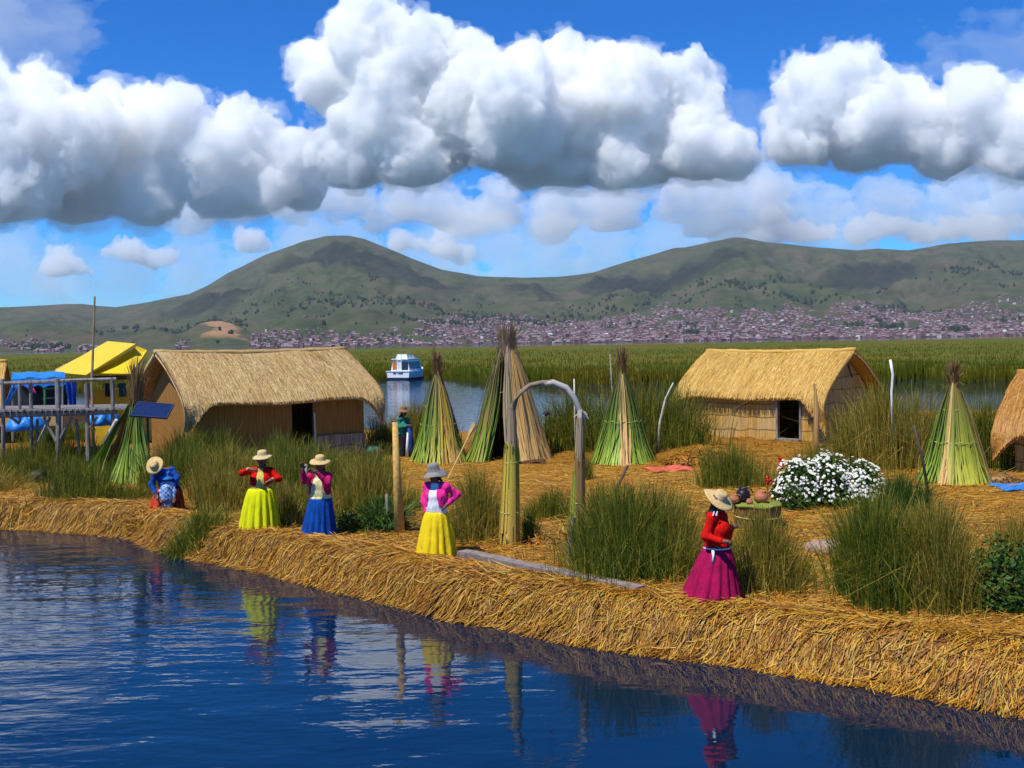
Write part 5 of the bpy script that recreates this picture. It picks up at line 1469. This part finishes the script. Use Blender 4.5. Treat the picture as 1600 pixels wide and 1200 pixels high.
for x0, w_ in ((-.48, .34), (.42, .5)):
    part(MB().box((x0*bw, .93, 2.05), (w_*bw*1.1, .06, 1.25)), 'stern_window', GLS if x0 > 0 else flat_mat('orange curtain', (.45, .16, .05)), bt)
for s in (-1, 1):
    for k in range(4):
        y = 1.75+k*1.12; part(MB().quad([(s*bw*.80, y-.48, 1.6), (s*bw*.80, y+.48, 1.6), (s*bw*.715, y+.42, 2.65), (s*bw*.715, y-.42, 2.65)]), 'side_window', GLS, bt)
lad = MB()
for x in (-.16, .16): lad.tube([(x*bw*1.1-.05, .62, 1.2), (x*bw*1.1-.05, .8, 3.7)], .05, 6)
for k in range(6): lad.box((-.05, .68+.02*k, 1.5+k*.36), (.36*bw, .07, .07))
part(lad, 'ladder', WHT, bt)
up = MB(); prism(bw*.5, bw*.42, 3.08, 3.75, 1.6, 4.6, up); part(up, 'upper_deck', WHT, bt)
ra = MB()
for x in (-.68, .68):
    for y in (1.0, 2.4, 3.8, 5.4): ra.tube([(x*bw, y, 3.05), (x*bw, y, 3.75)], .03, 5)
    ra.tube([(x*bw, 1.0, 3.75), (x*bw, 5.4, 3.75)], .03, 5)
ra.tube([(-.68*bw, 1.0, 3.75), (.68*bw, 1.0, 3.75)], .03, 5).tube([(.5*bw, 2.4, 3.7), (.5*bw, 2.4, 4.9)], .03, 5).tube([(-.5*bw, 2.4, 4.3), (.7*bw, 2.4, 4.3)], .025, 5)
part(ra, 'roof_railing', WOOD_GREY, bt)
tx_ = MB(); x = -.42*bw
for w_ in (.10, .06, .10, 0, .05, 0, .12, .08, .12, .10):
    if w_: tx_.box((x+w_*bw/2, -.018, .95), (w_*bw*.8, .03, .22))
    x += (w_ or .07)*bw
part(tx_, 'name_lettering', HULLD, bt)
# ------------------------------------------------------------------ people
def sdf_field(caps, lo, N, h, k):
    ax = [lo[t]+h*np.arange(N[t]) for t in range(3)]
    E = np.zeros(N, np.float32)
    for (p0, p1, r0, r1) in caps:
        p0 = np.array(p0, float); p1 = np.array(p1, float); R_ = max(r0, r1)+6*k
        a = np.maximum(0, ((np.minimum(p0, p1)-R_-lo)/h).astype(int)); b_ = np.minimum(N, ((np.maximum(p0, p1)+R_-lo)/h).astype(int)+2)
        if (b_ <= a).any(): continue
        X = ax[0][a[0]:b_[0]][:, None, None]-p0[0]; Y = ax[1][a[1]:b_[1]][None, :, None]-p0[1]; Z = ax[2][a[2]:b_[2]][None, None, :]-p0[2]
        d = p1-p0; L2 = float(d @ d)+1e-12
        t = np.clip((X*d[0]+Y*d[1]+Z*d[2])/L2, 0, 1)
        dist = np.sqrt((X-t*d[0])**2+(Y-t*d[1])**2+(Z-t*d[2])**2)-(r0+(r1-r0)*t)
        E[a[0]:b_[0], a[1]:b_[1], a[2]:b_[2]] += np.exp(np.clip(-dist/k, -12, 30))
    return (-k*np.log(np.maximum(E, 6e-6))).astype(np.float32), ax
def bounds(caps, h, pad):
    P = np.array([list(c[0])+[max(c[2], c[3])] for c in caps]+[list(c[1])+[max(c[2], c[3])] for c in caps])
    lo = (P[:, :3]-P[:, 3:]).min(0)-pad; hi = (P[:, :3]+P[:, 3:]).max(0)+pad
    return lo, np.ceil((hi-lo)/h).astype(int)+1
def organic(caps, name, mat, parent, h=.0075, k=.012, fold=0, cut=None, extra=None):
    "one continuous surface grown round tapered limbs; extra = second group joined after the cut"
    lo, N = bounds(caps+(extra or []), h, .03)
    S, ax = sdf_field(caps, lo, N, h, k)
    X, Y, Z = np.meshgrid(*ax, indexing='ij', sparse=True)
    if cut is not None: S = cut(S, X, Y, Z)
    if extra:
        S2, _ = sdf_field(extra, lo, N, h, k); S = np.minimum(S, S2)
    if fold:
        n_ = np.abs(S) < .03; I, J, K = np.nonzero(n_)
        S[n_] += fold*fbm(ax[0][I]*16, ax[1][J]*16, ax[2][K]*9, 2).astype(np.float32)
    S[0] = S[-1] = 1; S[:, 0] = S[:, -1] = 1; S[:, :, 0] = S[:, :, -1] = 1
    V, Q = surface_nets(S, lo, h)
    o = link(name, mesh_np(name, V, Q, True), mat, parent)
    return o
def hand_caps(w, d, nrm, thumb_side, s=1.0, curl=.5):
    w, d, nrm = Vector(w), Vector(d).normalized(), Vector(nrm).normalized()
    nrm = (nrm-d*nrm.dot(d)).normalized(); lat = d.cross(nrm)*thumb_side
    caps = [(w, w+d*.03*s, .024*s, .022*s)]
    for i in (-1.2, -.4, .4, 1.2):
        caps.append((w+d*.02*s+lat*i*.012*s, w+d*.082*s+lat*i*.019*s, .015*s, .0135*s))
    for i, ln in ((-1.25, .056), (-.42, .072), (.42, .078), (1.25, .07)):
        a = w+d*.085*s+lat*i*.0195*s
        b_ = a+(d*math.cos(curl*.6)+nrm*math.sin(curl*.6)+lat*i*.08)*ln*.5*s
        c = b_+(d*math.cos(curl*1.5)+nrm*math.sin(curl*1.5))*ln*.5*s
        caps += [(a, b_, .0095*s, .0088*s), (b_, c, .0088*s, .007*s)]
    a = w+d*.028*s+lat*.02*s; b_ = a+(d*.6+lat*.8+nrm*.15).normalized()*.04*s; c = b_+(d*.9+lat*.35+nrm*.3).normalized()*.03*s
    caps += [(a, b_, .0125*s, .011*s), (b_, c, .011*s, .008*s)]
    return caps
SKIN = flat_mat('sun browned skin', (.17, .075, .042), .5, .12, 12)
HAIR = flat_mat('black hair', (.010, .008, .007), .45, .3, 20)
EYE = flat_mat('dark eyes', (.01, .008, .008), .2)
LIP = flat_mat('lips', (.17, .045, .035), .5)
SHOE = flat_mat('black shoes', (.015, .012, .011), .5)
HAT = streak_mat('straw hat weave', (.42, .26, .08), (.60, .42, .17), (.70, .53, .25), (60, 60, 60), bl=.1, bump=.003)
HATG = flat_mat('grey felt hat', (.23, .21, .19), .85, .25, 14)
HATB = flat_mat('brown hat', (.24, .13, .06), .8, .25, 14)
HATP = flat_mat('pale straw hat', (.56, .43, .20), .75, .15, 30)
def fabric(name, col, var=.2, sc_=5): 
    m, N, L, b = newmat(name, .85, .12); tc = N.new('ShaderNodeTexCoord')
    c = ramp(N, L, noise(N, L, tc.outputs['Object'], sc_, 3, .6), [(.3, tuple(q*(1-var) for q in col)), (.7, tuple(min(1, q*(1+var)) for q in col))])
    L.new(c, b.inputs['Base Color']); b.inputs['Sheen Weight'].default_value = 0
    w = noise(N, L, tc.outputs['Object'], 140, 2, .5); bp = N.new('ShaderNodeBump'); bp.inputs['Strength'].default_value = .25; bp.inputs['Distance'].default_value = .004
    L.new(w, bp.inputs['Height'])
    w2 = noise(N, L, tc.outputs['Object'], 1.0, 3, .6, (13, 13, 3.2)); b2 = N.new('ShaderNodeBump'); b2.inputs['Strength'].default_value = .8; b2.inputs['Distance'].default_value = .03
    L.new(w2, b2.inputs['Height']); L.new(bp.outputs[0], b2.inputs['Normal']); L.new(b2.outputs[0], b.inputs['Normal'])
    return m
def hat(c, nrm, R_, crown_r, crown_h, mat, root, band=None, droop=.12, ph=0., tw=0, bend=.06):
    M = Vector(nrm).normalized().to_track_quat('Z', 'Y').to_matrix() @ Matrix.Rotation(tw, 3, 'Z')
    prof = [(crown_r*.98, -.004), (R_, -R_*droop-.004), (R_*1.005, -R_*droop+.003), (R_*.82, -R_*droop*.6+.006), (crown_r*1.12, .006), (crown_r*1.02, .02), (crown_r*.97, crown_h*.55), (crown_r*.86, crown_h*.88), (crown_r*.6, crown_h*1.0), (crown_r*.25, crown_h*.97), (0, crown_h*.95)]
    def fn(a, r, z):
        f = max(0, (r-crown_r)/(R_-crown_r))
        return (r*math.cos(a)*1.0, r*math.sin(a)*1.04, z+f*R_*(bend*math.cos(2*a+ph)+.05*math.sin(3*a+ph)))
    o = part(MB().lathe(prof, c, 36, M, fn), 'hat', mat, root, True)
    if band is not None:
        part(MB().lathe([(crown_r*1.035, .012), (crown_r*1.04, .02), (crown_r*1.02, .045), (crown_r*.98, .05)], c, 30, M, lambda a, r, z: (r*math.cos(a), r*math.sin(a)*1.04, z)), 'hat_band', band, o, True)
    return o
def skirt(wc, hc, wr, hr, zw, zh, mat, root, npl=17, amp=.06, ph=0, name='skirt', belly=.25, lean=(0, 0)):
    "wc/hc: centres (x, y); wr/hr: half widths (x, y)"
    rr = np.random.RandomState(int(ph*10)+3)
    pa = np.sort(rr.uniform(0, 2*math.pi, 7)); pw = rr.uniform(.4, 1, 7)
    mb = MB(); n, m = 120, 22
    def fn(u, v):
        a = 2*math.pi*u
        f = v**(1-belly) if v > 0 else 0
        f = f*(1-.12*math.sin(math.pi*v)*0)
        rx = wr[0]+(hr[0]-wr[0])*f; ry = wr[1]+(hr[1]-wr[1])*f
        pl = 1.55*amp*(v**.6)*(math.sin(npl*a+ph+1.5*math.sin(2*a+ph)+.35*v*math.sin(5*a))+.55*math.sin(2.1*npl*a+ph*2)*.5+.4*sum(w*math.exp(-((a-q)/.16)**2) for q, w in zip(pa, pw)))
        cx_ = wc[0]+(hc[0]-wc[0])*v+lean[0]*v*v; cy_ = wc[1]+(hc[1]-wc[1])*v+lean[1]*v*v
        z = zw+(zh-zw)*v+(.018*math.sin(3*a+ph)+.012*math.sin(7*a+ph)+.015*math.sin(npl*a+ph)*.5)*v**3
        return (cx_+rx*(1+pl)*math.cos(a), cy_+ry*(1+pl)*math.sin(a), z)
    mb.grid(fn, n, m)
    o = part(mb, name, mat, root, True)
    md = o.modifiers.new('cloth thickness', 'SOLIDIFY'); md.thickness = .012; md.offset = -1
    # hem trim
    tr = MB().tube([Vector(fn(i/n, .985))*1.0 for i in range(n+1)], .007, 5, False)
    part(tr, 'hem', mat, o, True)
    return fn
def person(d, base, label, face, J, skirt_, top, hat_, shirt=None, opening=None, scale=1.0, hairm=HAIR, hands=True, jacket_hem=None, sash=None, curl=.5, trousers=None, legs_to=None, group=None, braids=True):
    """d: distance; base: photo pixel of the feet; face: which way the chest points, degrees (0 = at the viewer, + to the right);
    J: joints as photo pixels with a depth offset"""
    g = ground(*base); g.y += 0
    d = g.y if d is None else d
    root = empty('person', Vector((g.x, d, float(gz(g.x, d)))), label, 'person', group)
    gg = Vector((g.x, d, float(gz(g.x, d))))
    def P(j):
        x, y, o = (tuple(j)+(0,))[:3]
        return atd(x, y, d+o)-gg
    J = {k_: P(v) for k_, v in J.items()}
    f = Vector((math.sin(R(face)), -math.cos(R(face)), 0)); lat = Vector((-f.y, f.x, 0))     # lat: the person's left is +lat
    s = scale
    hf = Vector((math.sin(R(J_face := top.get('head_face', face))), -math.cos(R(J_face)), top.get('head_tilt', 0))).normalized(); hl = Vector((0, 0, 1)).cross(hf).normalized(); hu = hf.cross(hl)
    if hu.z < 0 and not top.get('down'): hu = -hu
    hips, chest, neck, head = J['hips'], J['chest'], J['neck'], J['head']
    sh = [J['rs'], J['ls']]
    torso = []
    for q in (-.065, 0, .065):
        torso += [(hips+lat*q*s, (hips+chest)/2+lat*q*.85*s, .118*s, .105*s), ((hips+chest)/2+lat*q*.85*s, chest+lat*q*1.1*s, .105*s, .108*s)]
    torso += [(chest+f*.018*s+lat*.055*s, chest+f*.018*s-lat*.055*s, .096*s, .096*s)]
    shw = [(sh[0], neck-Vector((0, 0, .02*s)), .058*s, .05*s), (sh[1], neck-Vector((0, 0, .02*s)), .058*s, .05*s), (chest, neck-Vector((0, 0, .04*s)), .10*s, .055*s)]
    headc = [(neck-Vector((0, 0, .02*s)), head-hu*.02*s, .046*s, .048*s),
             (head+hu*.03*s-hf*.014*s, head+hu*.035*s-hf*.02*s, .082*s, .082*s), (head-hf*.005*s, head-hu*.055*s+hf*.03*s, .072*s, .044*s),
             (head+hl*.026*s-hu*.025*s+hf*.035*s, head-hl*.026*s-hu*.025*s+hf*.035*s, .04*s, .04*s),
             (head-hu*.086*s+hf*.05*s, head-hu*.084*s+hf*.048*s, .024*s, .024*s),
             (head+hu*.01*s+hf*.074*s, head-hu*.024*s+hf*.096*s, .010*s, .015*s),
             (head+hl*.05*s+hu*.018*s+hf*.062*s, head-hl*.05*s+hu*.018*s+hf*.062*s, .016*s, .016*s)]
    for e_ in (-1, 1): headc.append((head+hl*e_*.076*s-hu*.02*s, head+hl*e_*.082*s+hu*.016*s-hf*.01*s, .010*s, .013*s))
    arms, slv = [], []
    for nm, sd in (('r', 0), ('l', 1)):
        e_, w_ = J[nm+'e'], J[nm+'w']
        arms += [(sh[sd], e_, .046*s, .038*s), (e_, w_, .037*s, .026*s)]
        slv += [(sh[sd], e_, .064*s, .056*s), (e_, e_.lerp(w_, top.get('sleeve', .86)), .055*s, .046*s)]
        fd = (w_-e_).normalized(); hd = Vector(top.get(nm+'h', fd)); pn = Vector(top.get(nm+'n', f if abs(f.dot(hd.normalized())) < .9 else Vector((0, 0, -1))))
        arms += hand_caps(w_, hd, pn, 1 if sd == 0 else -1, 1.02*s, curl)
    legs = []
    feet = legs_to or [(-.09, 0), (.09, 0)]
    shoes = []
    for i, (fx, fy) in enumerate(feet):
        q = Vector((fx, fy, .07*s)) if legs_to else Vector((hips.x, hips.y, 0))*.5+lat*(.085*s*(1 if i else -1))+Vector((0, 0, .07*s))
        kn = (hips+q)/2+f*.03*s+lat*(.04*s*(1 if i else -1))
        legs += [(hips+lat*(.08*s*(1 if i else -1)), kn, .09*s, .06*s), (kn, q, .058*s, .036*s), (q, q+f*.12*s-Vector((0, 0, .04*s)), .034*s, .028*s)]
        shoes += [(q-Vector((0, 0, .035*s))-f*.03*s, q+f*.15*s-Vector((0, 0, .045*s)), .042*s, .036*s)]
    organic(torso+shw+headc+arms+legs, 'body', SKIN, root, .0066, .008)
    for s_ in shoes: organic([s_], 'shoe', SHOE, root, .008, .01)
    for e_ in (-1, 1): part(MB().lathe([(0, -.008*s), (.008*s, 0), (0, .008*s)], head+hl*e_*.032*s+hu*.004*s+hf*.079*s, 8), 'eye', EYE, root, True)
    part(MB().tube([head-hu*.053*s+hf*.082*s+hl*.024*s, head-hu*.055*s+hf*.091*s, head-hu*.053*s+hf*.082*s-hl*.024*s], [.004*s, .008*s, .004*s], 6), 'mouth', LIP, root, True)
    hc = [(head+hu*.035*s-hf*.03*s, head+hu*.04*s-hf*.03*s, .086*s, .086*s), (head-hu*.03*s-hf*.05*s, head+hu*.02*s-hf*.045*s, .06*s, .075*s)]
    for e_ in (-1, 1): hc.append((head+hl*e_*.068*s+hu*.035*s+hf*.01*s, head+hl*e_*.066*s-hu*.03*s-hf*.02*s, .024*s, .022*s))
    if braids:
        for e_ in (-1, 1):
            a = head-hf*.075*s+hl*e_*.045*s-hu*.05*s; b_ = neck-f*.13*s+lat*e_*.05*s-Vector((0, 0, .02)); c = (chest+hips)/2-f*.16*s+lat*e_*.04*s
            hc += [(a, b_, .024*s, .020*s), (b_, c, .019*s, .012*s)]
    organic(hc, 'hair', hairm, root, .008, .008, fold=.003)
    up_n = hf+hu
    # blouse and jacket
    zh = (J['hem'] if 'hem' in J else hips).z
    def grow(cs, r): return [(a, b_, r0+r, r1+r) for (a, b_, r0, r1) in cs]
    if shirt is not None:
        organic(grow(torso, .012)+grow(shw, .010), 'blouse', shirt, root, .008, .02, fold=.006, cut=lambda S, X, Y, Z: np.maximum(np.maximum(S, (hips.z-.03)-Z), Z-(neck.z-.0)))
    jm = top['mat']
    def cut(S, X, Y, Z):
        S = np.maximum(np.maximum(S, zh-Z+.012*np.sin(X*30)), Z-(neck.z+.012))
        if opening is not None:
            l_ = (X-chest.x)*lat.x+(Y-chest.y)*lat.y; fr_ = (X-chest.x)*f.x+(Y-chest.y)*f.y
            w = opening[0]+opening[1]*(neck.z-Z)/max(.1, neck.z-zh)
            S = np.maximum(S, -np.maximum(np.abs(l_-(opening[2] if len(opening) > 2 else 0))-w, -fr_+.02))
        return S
    organic(grow(torso, .028)+grow(shw, .020), 'jacket', jm, root, .0075, .018, fold=.009, cut=cut, extra=slv)
    if 'cuff' in top:
        for nm in ('r', 'l'):
            e_, w_ = J[nm+'e'], J[nm+'w']; a = e_.lerp(w_, .84); b_ = e_.lerp(w_, .95); part(MB().tube([a, b_], [.048*s, .044*s], 12), 'cuff', top['cuff'], root, True)
    if hat_:
        hat(P(hat_['c']), hat_['n'], hat_['R'], hat_['cr']*s, hat_['ch'], hat_['mat'], root, hat_.get('band'), hat_.get('droop', .12), hat_.get('ph', 0), bend=hat_.get('bend', .06))
    if skirt_:
        k_ = skirt_
        w = P(k_['w']); h_ = P(k_['h']); h_.z = k_.get('z', .035)
        skirt((w.x, w.y), (h_.x, h_.y), k_['wr'], k_['hr'], w.z, h_.z, k_['mat'], root, k_.get('np', 17), k_.get('amp', .05), k_.get('ph', 0), belly=k_.get('belly', .25), lean=k_.get('lean', (0, 0)))
        wb = k_['wr']
        part(MB().lathe([(1.0, w.z-.035), (1.05, w.z-.02), (1.06, w.z+.01), (1.0, w.z+.03)], (w.x, w.y, 0), 28, None, lambda a, r, z: (r*wb[0]*math.cos(a), r*wb[1]*math.sin(a), z)), 'waistband', k_.get('band', k_['mat']), root, True)
    if trousers is not None:
        organic(grow(legs, .016)+[(hips, hips+Vector((0, 0, .03)), .12*s, .11*s)], 'trousers', trousers, root, .008, .012, fold=.006, cut=lambda S, X, Y, Z: np.maximum(np.maximum(S, .06-Z), Z-(hips.z+.06)))
    return root, P, f, lat
MAG = fabric('magenta cloth', (.33, .005, .060), .22)
REDC = fabric('red knit', (.56, .006, .004), .12)
PNK = fabric('hot pink knit', (.86, .03, .24), .12)
PNK2 = fabric('deep pink knit', (.46, .012, .10), .2)
WHC = fabric('white blouse', (.74, .74, .76), .06)
CRM = fabric('cream patterned blouse', (.66, .58, .28), .35, 18)
YLB = fabric('pale yellow blouse', (.68, .52, .12), .15)
YSK = fabric('bright yellow cloth', (.78, .56, .012), .1)
YGS = fabric('yellow green cloth', (.66, .66, .006), .12)
BSK = fabric('royal blue cloth', (.004, .055, .27), .25)
BLJ = fabric('blue jacket cloth', (.012, .07, .34), .3)
ORS = fabric('orange red cloth', (.52, .045, .022), .3)
GRNJ = fabric('green cardigan', (.03, .20, .15), .3)
BLKS = fabric('black cloth', (.014, .013, .018), .3)
TROU = fabric('grey trousers', (.22, .21, .29), .25)
WHB = fabric('white ribbon', (.78, .76, .80), .05)
# plaid shirt of the child
PLD, N, L, b = newmat('blue plaid shirt', .85, .1); tc = N.new('ShaderNodeTexCoord')
ck = N.new('ShaderNodeTexChecker'); ck.inputs['Scale'].default_value = 22; ck.inputs['Color1'].default_value = (.10, .22, .52, 1); ck.inputs['Color2'].default_value = (.42, .55, .75, 1)
L.new(tc.outputs['Object'], ck.inputs['Vector']); L.new(ck.outputs[0], b.inputs['Base Color'])

# woman in the magenta skirt, seen from behind her right shoulder
rA, PA, fA_, lA = person(None, (1112, 942), 'person in a magenta pleated skirt, red jacket and wide tilted straw hat, arms folded', 100,
    dict(hips=(1120, 864), chest=(1121, 826), neck=(1122, 800), head=(1123, 785), rs=(1112, 808, -.13), re=(1103, 838, -.17), rw=(1127, 846, -.30), ls=(1128, 808, .14), le=(1136, 838, .12), lw=(1142, 826, -.06), hem=(1120, 851)),
    dict(w=(1120, 856), h=(1110, 946), wr=(.165, .16), hr=(.385, .36), mat=MAG, np=15, amp=.045, ph=1.3, belly=.12, z=.03),
    dict(mat=REDC, head_face=95, sleeve=.95, rh=(1, -.2, .05), rn=(0, 0, -1), lh=(.4, -.6, .5), ln=(0, -1, 0)),
    dict(c=(1124, 778), n=(.42, -.40, .80), R=.215, cr=.092, ch=.105, mat=HAT, band=fabric('pale pink hat band', (.62, .40, .28)), droop=.10, ph=.6), scale=.95, curl=.9)
sb = MB()
for i in range(24):
    a0 = 2*math.pi*i/24; a1 = 2*math.pi*(i+1)/24; w = PA((1120, 857))
    sb.quad([(w.x+.178*math.cos(a), w.y+.173*math.sin(a), w.z+z-.03*math.cos(a)*0) for a, z in ((a0, -.02), (a1, -.02), (a1, .03), (a0, .03))])
part(sb, 'ribbon_belt', WHB, rA)
q = PA((1114, 860, -.185)); part(MB().tube([q, q+Vector((.0, -.02, -.07)), q+Vector((-.01, -.03, -.15))], [.022, .018, .012], 6), 'ribbon_bow', WHB, rA, True)
sp_ = MB()
for px in (1114, 1119):
    a = PA((px+2, 799, -.195)); b_ = PA((px, 806, -.212)); sp_.tube([a, b_], .009, 6)
part(sp_, 'shoulder_stripes', WHB, rA)

rB, PB, fB_, lB = person(None, (681, 873), 'person in a bright yellow skirt, hot pink cardigan and grey felt hat, hand on hip', -30,
    dict(hips=(682, 806), chest=(682, 774), neck=(681, 754), head=(679, 743), rs=(668, 760, .07), re=(663, 783, .06), rw=(668, 803, -.02), ls=(697, 760, -.07), le=(714, 773, .0), lw=(699, 788, -.10), hem=(682, 790)),
    dict(w=(682, 799), h=(681, 872), wr=(.165, .15), hr=(.315, .30), mat=YSK, np=12, amp=.05, ph=2.4, belly=.3, band=fabric('grey waistband', (.35, .34, .33))),
    dict(mat=PNK, head_face=-50, lh=(-.8, -.3, -.5), ln=(.2, .6, -.5), cuff=fabric('dark cuff', (.05, .01, .03))),
    dict(c=(678, 737), n=(-.18, -.12, .97), R=.20, cr=.10, ch=.14, mat=HATG, droop=.30, ph=2.0, bend=.14), shirt=WHC, opening=(.055, .05, .015), scale=.96)
rC, PC, fC_, lC = person(None, (499, 841), 'person in a long royal blue skirt and deep pink cardigan with one arm raised', -5,
    dict(hips=(501, 783), chest=(500, 757), neck=(500, 738), head=(500, 727), rs=(486, 744, 0), re=(476, 751, -.15), rw=(473, 735, -.26), ls=(514, 744, 0), le=(511, 755, -.22), lw=(494, 737, -.30), hem=(501, 772)),
    dict(w=(501, 778), h=(499, 842), wr=(.185, .16), hr=(.305, .29), mat=BSK, np=13, amp=.05, ph=3.1, belly=.1, band=CRM),
    dict(mat=PNK2, rh=(-.15, -.15, 1), rn=(.2, -1, 0), lh=(-.9, -.2, .25), ln=(0, -1, 0)),
    dict(c=(500, 719.5), n=(.02, -.16, .98), R=.185, cr=.094, ch=.10, mat=HAT, droop=.14, ph=1), shirt=CRM, opening=(.035, .12, -.02), scale=.95)
rD, PD, fD_, lD = person(None, (406, 831), 'person in a yellow green gathered skirt and open red jacket, both elbows raised', 5,
    dict(hips=(407, 769), chest=(408, 748), neck=(409, 731), head=(409, 720), rs=(394, 736, 0), re=(378, 739, -.10), rw=(390, 733, -.27), ls=(424, 736, 0), le=(436, 748, -.06), lw=(424, 750, -.24), hem=(407, 757)),
    dict(w=(407, 763), h=(406, 832), wr=(.20, .17), hr=(.34, .32), mat=YGS, np=16, amp=.07, ph=.4, belly=.42, band=fabric('dull yellow band', (.40, .30, .06))),
    dict(mat=REDC, rh=(.9, -.1, -.1), rn=(0, 0, -1), lh=(-.8, -.2, -.3), ln=(0, 0, -1), cuff=YLB),
    dict(c=(410, 712), n=(-.05, -.12, .98), R=.18, cr=.098, ch=.105, mat=HATP, droop=.16, ph=0), shirt=YLB, opening=(.045, .03), scale=.95)
rF, PF, fF_, lF = person(31.2, (630, 716), 'person in a green cardigan and dark skirt at the corner of the long hut', 55,
    dict(hips=(630, 684), chest=(629, 666), neck=(629, 653), head=(631, 645), rs=(623, 656, -.10), re=(623, 668, -.18), rw=(636, 665, -.3), ls=(636, 656, .12), le=(642, 668, .05), lw=(641, 667, -.2), hem=(630, 678)),
    dict(w=(630, 680), h=(630, 715), wr=(.19, .17), hr=(.26, .25), mat=BLKS, np=11, amp=.05, ph=.9),
    dict(mat=GRNJ), dict(c=(630, 640), n=(.1, -.1, .98), R=.2, cr=.10, ch=.11, mat=HATB, droop=.2, ph=.5), scale=.97)
a_, b_ = PF((640, 668, -.25)), PF((642, 710, -.25))
part(MB().tube([a_, a_.lerp(b_, .4), a_.lerp(b_, .8), b_], [.07, .11, .12, .10], 10, wob=.1), 'blue_shawl', fabric('blue shawl', (.02, .06, .22)), rF, True)
a_, b_ = PF((637, 676, -.33)), PF((636, 714, -.33))
part(MB().tube([a_, a_.lerp(b_, .5), b_], [.03, .045, .05], 8, wob=.1), 'white_cloth', WHB, rF, True)
# the one bending down over a child
rE, PE, fE_, lE = person(None, (260, 800), 'person in blue jacket and orange red skirt bending down over a small child', -12,
    dict(hips=(264, 760, .18), chest=(258, 742, -.12), neck=(250, 734, -.28), head=(243, 734, -.40), rs=(243, 742, -.22), re=(237, 757, -.24), rw=(243, 771, -.32), ls=(268, 733, -.10), le=(277, 746, -.16), lw=(268, 757, -.36), hem=(263, 764, .1)),
    dict(w=(264, 763, .10), h=(260, 799, .05), wr=(.22, .20), hr=(.325, .30), mat=ORS, np=12, amp=.08, ph=1.9, belly=.45, band=fabric('maroon cloth', (.10, .012, .02))),
    dict(mat=BLJ, head_face=-20, head_tilt=-1.2, down=True, sleeve=.92),
    dict(c=(241.5, 727, -.46), n=(-.12, -.86, .48), R=.185, cr=.095, ch=.10, mat=HAT, droop=.02, ph=1.4, bend=.03), scale=.98, braids=False)
rK, PK, fK_, lK = person(21.15, (262, 804), 'small child in a blue plaid shirt and blue sun hat standing before the bent adult', 8,
    dict(hips=(262, 778), chest=(262, 764), neck=(262, 753), head=(262, 748), rs=(255, 757), re=(251.5, 768, -.02), rw=(252, 778, -.06), ls=(269, 757), le=(272.5, 768, -.02), lw=(272, 778, -.06), hem=(262, 781)),
    None, dict(mat=PLD), dict(c=(261.5, 743.5), n=(.05, -.1, .98), R=.125, cr=.098, ch=.10, mat=fabric('blue sun hat', (.03, .16, .42)), droop=.4, ph=.3), scale=.62, trousers=TROU, braids=False, curl=.4)
# ------------------------------------------------------------------ the air between here and the hills
hz_me = MB().box((0, 3800, 440), (24000, 9200, 884))
hzm = bpy.data.materials.new('air'); hzm.use_nodes = True
nt = hzm.node_tree; nt.nodes.clear()
out = nt.nodes.new('ShaderNodeOutputMaterial'); pv = nt.nodes.new('ShaderNodeVolumePrincipled')
pv.inputs['Color'].default_value = (.80, .89, 1.0, 1)
pv.inputs['Density'].default_value = 2.6e-5
nt.links.new(pv.outputs[0], out.inputs['Volume'])
tag(hz_me.build('haze', hzm), 'thin bluish air between the island and the hills', 'haze', kind='stuff')
